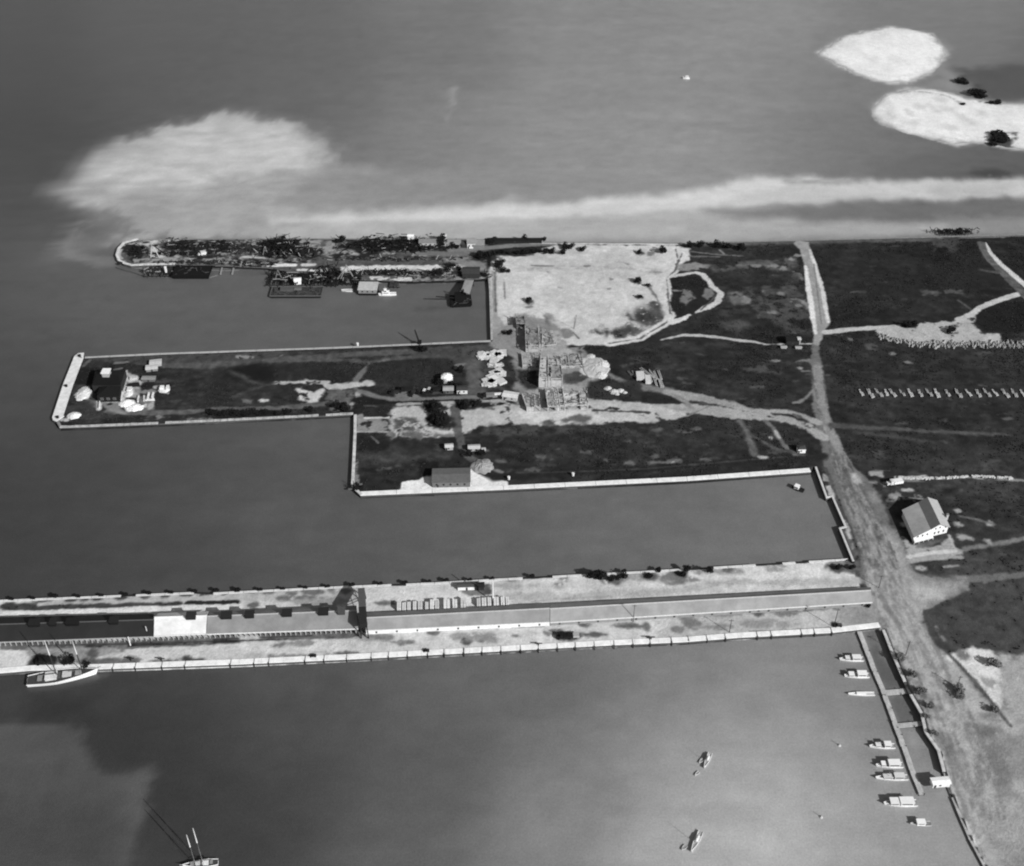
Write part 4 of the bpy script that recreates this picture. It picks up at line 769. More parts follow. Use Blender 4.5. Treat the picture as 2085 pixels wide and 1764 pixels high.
F_, R_, N_ = tri3('N', 'O', 1004,394, 1880,326, 1004,430, 1880,350, 1004,546, 1890,452)
shed('easternmost grey-roofed shed, nearest the road', F_, R_, N_, ZE - .6, ZR - .9, 136, open_front=False, wall=128, end=110)

# coal gantry standing in the gap between the sheds
t = thing('conveyor_gantry', 'tall dark gantry crossing the lowest pier between the grey roofs', 'gantry', at('M', 1212, 400)); c = t.location
a = Vector(gp('M', 1205, 150, 8) + (8,)) - c; b = Vector(gp('M', 1212, 300, 13) + (13,)) - c; d_ = Vector(gp('M', 1222, 440, 11) + (11,)) - c
MB().beam(a, b, 3.4, 2.6).build('inclined_gallery', mat(95, kind='sheets'), t); MB().beam(b, d_, 3.6, 3.4).build('head_house', mat(34), t)
for p in (a, b, (b + d_) / 2, d_):
    for s in (-1.5, 1.5): MB().beam((p.x + s * 1.2, p.y, 0), (p.x + s, p.y, p.z - .8), .45).build('leg', mat(30), t)
bz = MB()
for p, q in ((a, b), (b, d_)):
    for s in (-1.6, 1.6): bz.beam((p.x + s, p.y, .5), (q.x + s, q.y, q.z - 1), .25).beam((p.x + s, p.y, p.z - 1), (q.x + s, q.y, .5), .25)
bz.build('bracing', mat(36), t)

# ------------------------------------------------------------ generic small buildings
def hut(name, label, cat, k, x, y, w, d, h, rz=0, roof=170, wall=150, rise=1.2, hip=False, win=2, group=None, z=LAND, door=True):
    p = gp(k, x, y, z); t = thing(name, label, cat, (p[0], p[1], z), rz, group)
    MB().box((0, 0, h / 2), (w, d, h)).build('wall', mat(wall, .9, .2, .8), t)
    r = MB(); o = .35; X, Y = w / 2 + o, d / 2 + o
    if hip: r.add([(-X, -Y, h), (X, -Y, h), (X, Y, h), (-X, Y, h), (-X + Y * .8, 0, h + rise), (X - Y * .8, 0, h + rise)] if w > d else [(-X, -Y, h), (X, -Y, h), (X, Y, h), (-X, Y, h), (0, -.01, h + rise), (0, .01, h + rise)],
                   [(0, 1, 5, 4), (2, 3, 4, 5), (1, 2, 5), (3, 0, 4), (3, 2, 1, 0)])
    else:
        r.slab([(-X, -Y, h), (X, -Y, h), (X, 0, h + rise), (-X, 0, h + rise)], .16); r.slab([(-X, 0, h + rise), (X, 0, h + rise), (X, Y, h), (-X, Y, h)], .16)
        g = MB()
        for s in (-1, 1):
            q = s * w / 2 * .98; g.add([(q, -d / 2, h), (q, d / 2, h), (q, 0, h + rise - .1), (q - s * .1, -d / 2, h), (q - s * .1, d / 2, h), (q - s * .1, 0, h + rise - .1)], [(0, 1, 2), (5, 4, 3), (0, 3, 4, 1), (1, 4, 5, 2), (2, 5, 3, 0)])
        g.build('gable', mat(wall), t)
    r.build('roof', mat(roof, .8, .18, .6, 'sheets'), t)
    for i in range(win):
        q = (-w / 2 + w * (i + .6) / (win + .4)); MB().box((q, -d / 2 - .02, h * .55), (min(1.0, w / 5), .1, h * .32)).build('window', mat(28), t)
    if door: MB().box((-w * .36 if win else 0, -d / 2 - .02, .95), (min(.95, w * .3), .12, 1.9)).build('door', mat(50), t)
    return t
hut('boat_shed', 'flat grey-roofed shed on the white apron of the south quay', 'shed', 'T', 708, 552, 21, 12, 3.6, .03, 92, 100, .9, win=5)
hut('hut', 'small pale hut, the left of two on the grass block', 'hut', 'T', 692, 332, 4.4, 3, 2.4, .1, 186, 150, .5, win=1)
hut('hut', 'pale-roofed hut, the right of two on the grass block', 'hut', 'T', 866, 340, 6.6, 3.4, 2.4, .08, 176, 150, .6, win=2)
hut('hut', 'tiny white box shelter right of the pale huts', 'shelter', 'T', 932, 352, 2, 2, 2, .1, 180, 170, .3, win=0)
hut('hut', 'grey-roofed hut, the left of two beside the domed tank', 'hut', 'G', 1700, 412, 6, 4.4, 2.8, .03, 150, 80, .6, win=1)
hut('hut', 'white-fronted hut, the right of two beside the domed tank', 'hut', 'G', 1796, 412, 6.4, 4.6, 3, .03, 60, 196, .5, win=2)
hut('guard_hut', 'small white guard hut alone on the grass near the road junction', 'hut', 'U', 1828, 756, 4.4, 3.6, 3.0, .05, 60, 215, .6, hip=True, win=1)
hut('hut', 'small dark hut beside the main road north of the junction', 'hut', 'H', 385, 950, 8, 6, 3.2, 0, 26, 40, .8, win=0)
hut('hut', 'narrow white kiosk against the dark hut by the main road', 'kiosk', 'H', 438, 958, 1.8, 3, 4, 0, 180, 150, .3, win=0)
hut('low_box', 'low pale box, the left of two south of the dark hut', 'crate', 'H', 322, 994, 3.6, 1.6, 1.2, 0, 150, 150, .2, win=0, door=False)
hut('low_box', 'low pale box, the right of two south of the dark hut', 'crate', 'H', 438, 998, 3.8, 1.6, 1.2, 0, 155, 150, .2, win=0, door=False)
hut('pump_house', 'small white flat-roofed hut at the shore wall behind the finger pier', 'hut', 'K', 915, 1240, 7.6, 3.2, 2.6, .10, 232, 205, .3, win=1)
hut('store_shed', 'narrow white-walled shed on the north edge of the lowest pier', 'shed', 'N', 325, 274, 9, 2.6, 2.6, .05, 70, 215, .4, win=0)
hut('store_shed', 'dark tarred shed beside the narrow white-walled shed', 'shed', 'N', 428, 272, 4.6, 3, 2.6, .05, 34, 40, .4, win=0)
hut('long_shed', 'low grey-roofed shed with pale front, leftmost on the north pier', 'shed', 'B', 782, 186, 14, 6, 3.2, 0, 110, 165, 1.6, win=4)
hut('long_shed', 'low grey-roofed shed with pale front, between dark bushes on the north pier', 'shed', 'B', 975, 190, 12, 6, 3.2, 0, 120, 165, 1.6, win=3)
hut('house', 'small white house with a steep grey roof on the north pier', 'house', 'B', 1128, 202, 6, 6, 4.2, 0, 120, 205, 3.4, win=2)
hut('lean_to', 'dark lean-to beside the steep-roofed white house', 'shed', 'B', 1075, 196, 5, 6, 3, 0, 60, 50, 1.2, win=0)
hut('lean_to', 'broad grey-roofed annex right of the steep-roofed white house', 'shed', 'B', 1188, 200, 8, 7, 3, 0, 118, 110, 2.6, win=0, door=False)
hut('low_shed', 'very long low black shed beyond the house on the north shore', 'shed', 'B', 1480, 166, 40, 3.4, 2.6, .0, 22, 30, .6, win=0)
hut('small_roof', 'small white roof on the north sea wall, the left of two', 'shed', 'B', 635, 142, 4.4, 3, 3.4, 0, 225, 200, .5, win=0)
hut('small_roof', 'small white roof on the north sea wall, the right of two', 'shed', 'B', 905, 144, 3.2, 3, 3.4, 0, 215, 200, .5, win=0)
hut('net_store', 'dark square store at the northeast corner of the small basin', 'shed', 'B', 1125, 436, 12, 9, 4.2, 0, 56, 46, 1, win=0)
hut('quay_office', 'little white cabin on the timber wharf of the north pier', 'cabin', 'X', 1030, 415, 4.6, 4, 3.2, .15, 225, 210, .6, win=1)
hut('store_shed', 'low white-roofed shed, the upper of two on the middle pier', 'shed', 'F', 1385, 385, 7, 5, 2, .2, 178, 150, .3, win=0)
hut('store_shed', 'low white-roofed shed, the lower of two on the middle pier', 'shed', 'F', 1338, 448, 7, 4.6, 2, .2, 186, 120, .3, win=0)
hut('store_shed', 'grey slatted shed beside the building yard on the middle pier tip', 'shed', 'F', 1300, 580, 8, 3.4, 2, 0, 130, 90, .3, win=0)
hut('site_office', 'pale long site hut south of the white stacks', 'hut', 'E', 500, 1110, 9, 5.5, 2.8, -.25, 196, 170, .5, win=2)
hut('site_office', 'narrow white-roofed hut at the road by the white stacks', 'hut', 'E', 350, 1090, 9, 1.8, 2.2, .12, 206, 120, .3, win=0)

# farm-like house right of the road
def gable_house():
    Z0 = LAND; zr, zl, zq = 11.0, 6.2, 7.0
    rb, rf = gp('J', 1204, 462, zr), gp('J', 1338, 742, zr); lb, lf = gp('J', 947, 598, zl), gp('J', 1066, 880, zl); qb, qf = gp('J', 1306, 500, zq), gp('J', 1440, 774, zq)
    c = ((lf[0] + qf[0]) / 2, (lf[1] + qf[1]) / 2); t = thing('house', 'large white gabled house with broad dark roof right of the road', 'house', (c[0], c[1], Z0)); L = lambda p, z: (p[0] - c[0], p[1] - c[1], z - Z0)
    d = Vector((rf[0] - rb[0], rf[1] - rb[1])).normalized(); n = Vector((d.y, -d.x)) * -1
    lb = (rb[0] + n.x * 0 + (lf[0] - rf[0]), rb[1] + (lf[1] - rf[1])); qb = (rb[0] + (qf[0] - rf[0]), rb[1] + (qf[1] - rf[1]))
    mid = lambda p, q: (p[0] + (q[0] - p[0]) * .36, p[1] + (q[1] - p[1]) * .36)
    mf, mb_, zm = mid(rf, lf), mid(rb, lb), 8.9
    r = MB(); r.slab([L(mf, zm), L(rf, zr), L(rb, zr), L(mb_, zm)], .25); r.build('roof', mat(104, .7, .1, .4, 'sheets'), t)  # upper left slope: its shade is put into a darker tone
    r = MB(); r.slab([L(lf, zl), L(mf, zm), L(mb_, zm), L(lb, zl)], .25); r.build('lean_to_roof', mat(158, .7, .25, .12, 'sheets'), t)  # lower left slope: the light on it is put into a paler tone
    r = MB(); r.slab([L(rf, zr), L(qf, zq), L(qb, zq), L(rb, zr)], .25); rr = r.build('roof', mat(158, .7, .1, .4, 'sheets'), t)  # right slope: its sunlit look is put into a paler tone
    def ins(p, s=.5): return (p[0] - d.x * s, p[1] - d.y * s)
    w = MB(); P = [ins(lf, .8), ins(qf, .8), (qb[0] + d.x * .5, qb[1] + d.y * .5), (lb[0] + d.x * .5, lb[1] + d.y * .5)]
    cc = Vector((sum(p[0] for p in P) / 4, sum(p[1] for p in P) / 4)); P = [tuple(cc + (Vector(p) - cc) * .95) for p in P]
    w.prism([L(p, 0)[:2] for p in P], -.1, zl - Z0 - .2)
    a, b_ = L(P[0], zl - .2), L(P[1], zl - .2); f = L(ins(rf, .8), zr - .45); b2 = (b_[0], b_[1], zq - Z0 - .35); k = Vector((d.x, d.y, 0)) * -.3
    w.add([a, b_, b2, f] + [tuple(Vector(v) + k) for v in (a, b_, b2, f)], [(0, 1, 2, 3), (7, 6, 5, 4), (0, 3, 7, 4), (3, 2, 6, 7), (2, 1, 5, 6), (1, 0, 4, 5)])
    w.build('wall', mat(206, .9, .12, .6), t); A = Vector(L(P[0], 0)); B = Vector(L(P[1], 0)); m = ang(A, B)
    for s, z, w_, h_ in ((.12, 2.7, 1, 1.3), (.26, 2.7, 1, 1.3), (.4, 2.7, 1, 1.3), (.62, 2.2, .9, 1.6), (.74, 2.2, .9, 1.6), (.88, 2.2, .9, 1.6), (.62, 5.3, .8, 1.1), (.74, 5.5, .8, 1.1), (.92, 4.6, .7, 1)):
        p = A.lerp(B, s) + Vector((d.x, d.y, 0)) * .05; fr = MB().box((p.x, p.y, z), (w_ + .3, .1, h_ + .3), m).build('window', mat(225), t)
        q = p + Vector((d.x, d.y, 0)) * .06; MB().box((q.x, q.y, z), (w_, .08, h_), m).build('pane', mat(24, .3), fr)
    pr = MB(); p0 = A + Vector((d.x, d.y, 0)) * 2.6; p1 = A.lerp(B, .55) + Vector((d.x, d.y, 0)) * 2.6; A2, B2 = A + Vector((d.x, d.y, 0)) * .1, A.lerp(B, .55) + Vector((d.x, d.y, 0)) * .1
    pr.slab([(p0.x, p0.y, 1.5), (p1.x, p1.y, 1.5), (B2.x, B2.y, 1.9), (A2.x, A2.y, 1.9)], .2); po = pr.build('porch_roof', mat(215), t)
    for i in range(5):
        p = p0.lerp(p1, i / 4) - Vector((d.x, d.y, 0)) * .2; MB().box((p.x, p.y, .65), (.25, .25, 1.4)).build('porch_post', mat(190), t)
    q = Vector(L(gp('J', 1410, 655, 8), 8)); ch = MB().box((q.x, q.y, q.z - .8), (1.0, 1.0, 3.6)).build('chimney', mat(170), t); MB().box((q.x, q.y, q.z + 1.05), (1.3, 1.3, .2)).build('cap', mat(120), ch)
gable_house()

# black-roofed building at the head of the middle pier
def tip_building():
    c = at('F', 830, 700); t = thing('boathouse', 'large black-roofed building at the west tip of the middle pier', 'building', c); Lz = lambda k, x, y, z: tuple(Vector(gp(k, x, y, z) + (z,)) - Vector(c))
    z1, z2 = 7.5, 9.5
    a, b, e, f = Lz('F', 640, 470, z1), Lz('F', 1010, 450, z1), Lz('F', 950, 640, z1), Lz('F', 600, 640, z1)
    w = MB(); w.prism([p[:2] for p in (f, e, b, a)], 0, z1 - LAND - .3); w.build('wall', mat(40), t)
    m1 = ((Vector(a) + Vector(f)) / 2 + Vector((2.5, 0, 2.4))); m2 = ((Vector(b) + Vector(e)) / 2 + Vector((-2.5, 0, 2.4)))
    MB().add([f, e, b, a, tuple(m1), tuple(m2)], [(0, 1, 5, 4), (2, 3, 4, 5), (1, 2, 5), (3, 0, 4), (3, 2, 1, 0)]).build('rear_roof', mat(14, .8, .2), t)
    q = m1.lerp(m2, .42); cu = MB().box((q.x + .5, q.y + .4, q.z + .6), (4.2, 4.6, 3.6)).build('cupola', mat(150), t); MB().box((q.x + .5, q.y + .4, q.z + 2.5), (5.2, 5.6, .3)).build('cupola_roof', mat(222), cu)
    a, b, e, f = Lz('F', 690, 660, 6.5), Lz('F', 955, 650, 6.5), Lz('F', 935, 770, 6.5), Lz('F', 660, 775, 6.5)
    MB().prism([p[:2] for p in (f, e, b, a)], 0, 4.3).build('front_wall', mat(26), t)
    m = (Vector(a) + Vector(b) + Vector(e) + Vector(f)) / 4 + Vector((0, 1, 3.4)); MB().add([f, e, b, a, tuple(m)], [(0, 1, 4), (1, 2, 4), (2, 3, 4), (3, 0, 4), (3, 2, 1, 0)]).build('front_roof', mat(15, .8, .2), t)
    for s in (.2, .48, .76):
        p = Vector(f).lerp(Vector(e), s); wo = MB().box((p.x, p.y - .06, 2.4), (1.9, .12, 1.7)).build('window', mat(105), t); MB().box((p.x, p.y - .14, 2.4), (1.4, .06, 1.2)).build('pane', mat(70), wo)
tip_building()
t = thing('white_wall', 'low white yard wall right of the black-roofed building', 'wall', at('F', 975, 640)); c = t.location
a = [Vector(gp('F', x, y) + (LAND,)) - c for x, y in ((1008, 470), (975, 620), (962, 830), (700, 838), (692, 930))]
for p, q in zip(a, a[1:]): MB().beam(p + Vector((0, 0, .5)), q + Vector((0, 0, .5)), .5, 1.2).build('panel', mat(205), t)

# unfinished concrete blocks
def frame_block(label, pts, h, floors, tone, bays=(3, 3), seed=1, miss=.12, cat='building'):
    """roofless unfinished concrete building: piers, beams, deck bays at uneven heights, part-height walls"""
    rnd = random.Random(seed); P = [gp('E', x, y, LAND + h) for x, y in pts]; c = (sum(p[0] for p in P) / 4, sum(p[1] for p in P) / 4)
    t = thing('unfinished_building', label, cat, (c[0], c[1], LAND)); P = [Vector((p[0] - c[0], p[1] - c[1], 0)) for p in P]
    def at2(u, v): return P[3].lerp(P[2], u).lerp(P[0].lerp(P[1], u), v)
    nx, ny = bays; us = [0] + sorted(rnd.uniform(.12, .88) for _ in range(nx - 1)) + [1]; vs = [0] + sorted(rnd.uniform(.12, .88) for _ in range(ny - 1)) + [1]
    S = [MB(), MB(), MB()]; W_ = MB(); top = [[0] * ny for _ in range(nx)]
    for i in range(nx):
        for j in range(ny):
            if rnd.random() < miss: continue
            z = h * rnd.choice((1, 1, .96, .9, .7, .45)); top[i][j] = z; q = [at2(us[i], vs[j]), at2(us[i + 1], vs[j]), at2(us[i + 1], vs[j + 1]), at2(us[i], vs[j + 1])]
            m = sum(q, Vector()) / 4; q = [m + (v - m) * .975 for v in q]
            rnd.choice(S).slab([(v.x, v.y, z + rnd.uniform(-.15, .15)) for v in q], .35)
            for k in range(4):
                if rnd.random() < .62:
                    a, b = q[k], q[(k + 1) % 4]; zz = z - .36
                    W_.add([(a.x, a.y, 0), (b.x, b.y, 0), (b.x, b.y, zz * rnd.uniform(.6, 1)), (a.x, a.y, zz)] + [(a.x * .99, a.y * .99, 0), (b.x * .99, b.y * .99, 0), (b.x * .99, b.y * .99, zz * .6), (a.x * .99, a.y * .99, zz)], [(0, 1, 2, 3), (7, 6, 5, 4), (3, 2, 6, 7), (1, 5, 6, 2), (0, 3, 7, 4)])
    for s, dt in zip(S, (-16, 2, 18)):
        if s.v: s.build('floor_slab', mat(tone + dt, .95, .38, .45), t)
    if W_.v: W_.build('wall_panel', mat(tone + 14, .95, .3, .6), t)
    b = MB()
    for u in us[::2] + [1]: b.beam(at2(u, 0) + Vector((0, 0, h + .1)), at2(u, 1) + Vector((0, 0, h + .1)), .3, .35)
    b.beam(at2(0, .02) + Vector((0, 0, h + .15)), at2(1, .02) + Vector((0, 0, h + .15)), .3, .35)
    b.build('beams', mat(tone + 30), t)
    for u in us:
        for v in vs:
            if rnd.random() < .45: continue
            p = at2(u, v); MB().box((p.x, p.y, h / 2 + .6), (.4, .4, h + 1.2 + rnd.uniform(-.8, 1.6))).build('column', mat(tone + 16), t)
    j = MB()
    for _ in range(int(9 * nx)):
        p = at2(rnd.random(), rnd.random()); a = rnd.choice((0, 1.57)) + rnd.uniform(-.5, .5); j.box((p.x, p.y, h * .95 + rnd.uniform(.1, .4)), (rnd.uniform(.8, 4), rnd.uniform(.2, .9), .3), a)
    j.build('rubble', mat(rnd.choice((100, 120)), .95, .5), t); return t
frame_block('unfinished concrete block nearest the sand field, with the long dark shadow on its left', ((680, 235), (868, 240), (884, 470), (690, 480)), 4.6, 3, 138, (4, 5), seed=2)
frame_block('unfinished concrete block with pale upright piers in the middle of the yard', ((870, 600), (1098, 600), (1130, 880), (850, 890)), 5.6, 3, 150, (4, 5), seed=3, miss=.06)
frame_block('widest unfinished block at the south edge of the yard', ((925, 1000), (1425, 985), (1445, 1200), (960, 1220)), 3.0, 2, 158, (8, 4), seed=4, miss=.2)
frame_block('low unfinished block at the southwest corner of the yard', ((640, 1060), (850, 1060), (860, 1220), (700, 1230)), 2.6, 1, 146, (4, 3), seed=5, miss=.25)
frame_block('low open slab west of the upright piers', ((635, 560), (865, 565), (865, 710), (650, 720)), 1.6, 1, 136, (4, 3), seed=6, miss=.2)
frame_block('low square slab east of the upright piers', ((1110, 600), (1350, 560), (1390, 720), (1120, 730)), 1.2, 1, 138, (4, 3), seed=7, miss=.2)
frame_block('thin unfinished strip between the sand field and the block with the long shadow', ((890, 280), (1010, 310), (1060, 460), (890, 480)), 1.4, 1, 144, (3, 4), seed=8, miss=.3)
frame_block('narrow unfinished tower on the northwest of the yard', ((560, 110), (660, 105), (680, 200), (575, 205)), 4.2, 2, 100, (2, 2), seed=9, miss=0)
# ------------------------------------------------------------ heaps, stacks, timber
def solid(name, label, cat, mb, tone, loc, rz=0, group=None, kind='plain', sc=1.0, noise=.3):
    o = mb.build(name, mat(tone, .92, noise, sc, kind), None, loc, rz); return tag(o, label, cat, group)
rnd = random.Random(21)
# white covered material stacks by the building yard
for i, (x, y, w, d, h, rz, lab) in enumerate((
        (200, 600, 11, 9, 2.2, .1, 'white covered stack, top left of the heap west of the yard'), (345, 610, 11, 13, 2.6, .05, 'large white covered stack, top right of the heap west of the yard'),
        (320, 715, 11, 4, 1.6, 0, 'thin pale stack below the two top white stacks'), (340, 800, 10, 8, 2, .1, 'pale blocky stack in the middle of the white heap'),
        (290, 890, 13, 12, 2.6, .3, 'big white covered stack near the road west of the yard'), (240, 950, 9, 5, 1.8, -.1, 'lowest white stack by the road west of the yard'))):
    p = at('E', x, y); t = thing('covered_stack', lab, 'stack', p, rz); b = MB()
    for k in range(12): b.box((rnd.uniform(-w / 3, w / 3), rnd.uniform(-d / 3, d / 3), h * .22 * rnd.uniform(.7, 1)), (w / 2.4, d / 2.2, h * .44 * rnd.uniform(.6, 1.3)), rnd.uniform(-.6, .6))
    b.build('bales', mat(180 if i != 2 else 155, .95, .3, .5), t); c = MB()
    for k in range(3): c.box((rnd.uniform(-w / 4, w / 4), rnd.uniform(-d / 4, d / 4), h * .52), (w / 2.4, d / 3, .1), rnd.uniform(-.7, .7))
    c.build('tarpaulin', mat(205, .95, .25), t)
# pale sand heaps
for x, y, rx, ry, h, k, tone, lab in ((1540, 740, 9, 12, 2.5, 'E', 185, 'wide pale sand heap at the east side of the yard'), (1620, 700, 5, 6, 3, 'E', 196, 'rounded white sand heap, the upper at the yard corner'),
        (1600, 825, 4.5, 5, 2.8, 'E', 196, 'rounded white sand heap, the lower at the yard corner'), (1480, 600, 3.4, 3, 1.6, 'E', 185, 'small pale heap above the large sand heaps'),
        (500, 740, 5, 8, 2.2, 'F', 196, 'white sand heap left of the black-roofed building'), (385, 1010, 4.5, 4, 2, 'F', 205, 'white sand heap by the southwest corner of the middle pier'),
        (1020, 860, 5, 4, 2.4, 'F', 222, 'bright white heap right of the black-roofed building'), (1130, 915, 5.5, 4, 2.2, 'F', 224, 'bright white heap, lowest in the yard on the middle pier'),
        (1050, 745, 3, 4, 1.5, 'F', 200, 'small white heap against the yard wall'), (1480, 700, 4, 3.4, 1.6, 'F', 196, 'white rubble heap at the right of the middle pier yard'),
        (925, 455, 7, 7, 3.5, 'T', 140, 'grey mound beside the white apron')):
    h = h * (.5 if k == 'E' else .7); tone = tone - (14 if k == 'E' else 4); n = MB().heap((0, 0, 0), rx, ry, h, rnd, 22, 6); solid('sand_heap', lab, 'heap', n, tone, at(k, x, y), sc=.5)
for x, y, r in ((1690, 992, 2.4), (1765, 1030, 2.8), (1840, 1022, 2.4), (1895, 1042, 1.5), (1800, 1060, 1.5)):
    solid('rock_heap', {1690: 'leftmost pale rock heap on the dark grass east of the yard', 1765: 'largest pale rock heap on the dark grass east of the yard', 1840: 'pale rock heap right of the largest one east of the yard',
        1895: 'small rock heap, rightmost on the dark grass east of the yard', 1800: 'small low rock heap below the largest one east of the yard'}[x], 'heap', MB().heap((0, 0, 0), r * 1.2, r, r * .6, rnd), 165, at('E', x, y))
# rubble bank along the side road: upright pale clumps
m_r = [MB() for _ in range(4)]
for i, q in enumerate(m_r):
    for k in range(5): q.heap((rnd.uniform(-.6, .6), rnd.uniform(-1.6, 1.6), 0), rnd.uniform(.5, .9), rnd.uniform(.7, 1.3), rnd.uniform(.8, 1.7), rnd, 7, 2)
RG = 'pale rubble clumps south of the side road'; RL = 'pale rubble clump in the long bank south of the side road'
src = [solid('rubble_clump', RL, 'rubble', q, 148, (0, 0, 0), group=RG) for q in m_r]; ns = 0
for x in np.arange(1060, 2480, 17):
    for row in range(2 if x < 1300 else 3):
        y = 900 + max(0, min(60, (x - 1060) * .22)) + row * 16 - 10 + rnd.uniform(-10, 10); xx = x + rnd.uniform(-7, 7)
        if rnd.random() < .2: continue
        s = src[ns % 4]; o = s if ns < 4 else copy_tree(s); ns += 1; o.location = at('H', xx, y); o.rotation_euler.z = rnd.uniform(-.5, .5); o.scale = (rnd.uniform(.7, 1.1),) * 2 + (rnd.uniform(.6, 1.1),)
# dotted low wall
t = thing('rubble_wall', 'broken low white stone wall running east from the white truck', 'wall', at('I', 1500, 945)); c = t.location; q = MB()
for i in range(150):
    s = i / 150; x = 1230 + s * 900; y = 942 + 8 * math.sin(s * 7) + rnd.uniform(-4, 4)
    if x > 1450 and rnd.random() < .45: continue
    p = Vector(at('I', x, y)) - c; q.box((p.x, p.y, .35), (rnd.uniform(.8, 2), rnd.uniform(.6, 1.2), rnd.uniform(.6, 1.3)), rnd.uniform(-.5, .5))
q.build('stones', mat(185), t)
# log bundles laid in a row
def bundle(n, l, r, lean=0, broken=False):
    q = MB()
    for k in range(n):
        x = (k - n / 2) * r * 2.0; a = rnd.uniform(-.05, .05)
        q.tube((x, -l / 2 + rnd.uniform(-.5, .5), r + rnd.uniform(0, .25)), (x + a * l, l / 2 + rnd.uniform(-.5, .5), r + rnd.uniform(0, .25)), r, r * .8, 6)
    return q
bl = []
for v in range(3):
    t = thing('log_bundle', 'pale log bundle in the long row on the dark field', 'logs', (0, 0, -50), 0, 'log bundles in a row on the dark field')
    a = bundle(3, 5.5, .32); a.build('logs', mat(200 - v * 14), t); b = bundle(4, 5, .33); o = b.build('logs', mat(205 - v * 12), t); o.location = (.8 + .5 * v, -5, 0); bundle(2, 1.4, .45).build('bearer', mat(120), t); bl.append(t)
for i, x in enumerate((930, 1000, 1060, 1130, 1172, 1248, 1315, 1395, 1458, 1525, 1610, 1690, 1770, 1852, 1912, 1980, 2060, 2130, 2200)):
    s = bl[i % 3]; o = s if i < 3 else copy_tree(s); o.location = at('I', x - 4, 262 + rnd.uniform(-4, 4)); o.rotation_euler.z = rnd.uniform(-.12, .16) if i not in (9, 10) else -.05; k = rnd.uniform(.62, .9); o.scale = (k, k, k); o['label'] = '%s pale log bundle from the left in the row on the dark field' % ORD[i]
def one(name, label, cat, mb, tone, k, x, y, rz=0, z=LAND, **kw): return solid(name, label, cat, mb, tone, at(k, x, y, z), rz, **kw)
for i, (x, y, l, rz, n, lab) in enumerate(((578, 118, 13, .62, 2, 'long slanting pale pole pair at the back of the log yard'), (552, 128, 8, .5, 3, 'short slanting pole bundle at the back left of the log yard'), (618, 128, 9, .4, 2, 'slanting pole pair in the middle of the log yard'),
        (651, 142, 9, .1, 2, 'upright-lying pole pair right of the middle of the log yard'), (685, 140, 10, .1, 2, 'rightmost pole pair in the back row of the log yard'), (650, 197, 7, .08, 2, 'left pole pair in the front row of the log yard'),
        (684, 202, 9, .12, 2, 'middle pole pair in the front row of the log yard'), (700, 204, 9, .12, 2, 'right pole pair in the front row of the log yard'), (611, 175, 6, .1, 2, 'thin pole pair beside the second plank stack'),
        (470, 128, 6, .2, 2, 'faint pole pair at the left end of the log yard'), (440, 122, 5, .4, 2, 'leftmost faint pole pair of the log yard'))):
    one('pole_stack', lab, 'poles', bundle(n, l, .34), 165 if i < 9 else 110, 'U', x, y, rz)
for x, y, lab in ((520, 152, 'square white plank stack left in the log yard'), (582, 182, 'square white plank stack right in the log yard')):
    q = MB()
    for k in range(6): q.box((0, 0, .2 + k * .32), (5.0 if x < 550 else 3.4, 7.5, .22))
    one('plank_stack', lab, 'stack', q, 186, 'U', x, y)
# loose stores in the yard at the west tip
for x, y, w, d, h, tone, lab in ((1060, 700, 3.4, 4, 1.4, 200, 'white crate pile just right of the yard wall'), (1170, 810, 1.0, 7, .8, 190, 'leftmost upright-lying pale plank pair in the tip yard'), (1240, 805, 1.0, 6, .8, 180, 'second pale plank pair in the tip yard'),
        (1290, 785, 1.2, 8, 1, 205, 'third pale plank pair, longest in the tip yard'), (1345, 785, 1.2, 8, 1, 205, 'fourth pale plank pair at the right of the tip yard'), (1310, 825, 6, 1.2, .8, 200, 'white plank lying across the foot of the plank pairs'),
        (1110, 560, 5, 2.4, 1.2, 170, 'pale crate row at the top of the tip yard'), (1460, 690, 3, 3, 2.2, 210, 'white crate among the rubble at the right of the tip yard'), (1530, 690, 2.4, 4, 2, 200, 'white box right of the rubble in the tip yard'), (1120, 650, 7, 2.2, 2.0, 24, 'black long box in the tip yard')):
    q = MB()
    for j in range(3): q.box((rnd.uniform(-.2, .2), (j - 1) * d / 3, h / 2), (w * rnd.uniform(.75, 1), d / 3.3, h * rnd.uniform(.8, 1.1)), rnd.uniform(-.1, .1))
    one('crate_pile', lab, 'crates', q, tone, 'F', x, y, .15)
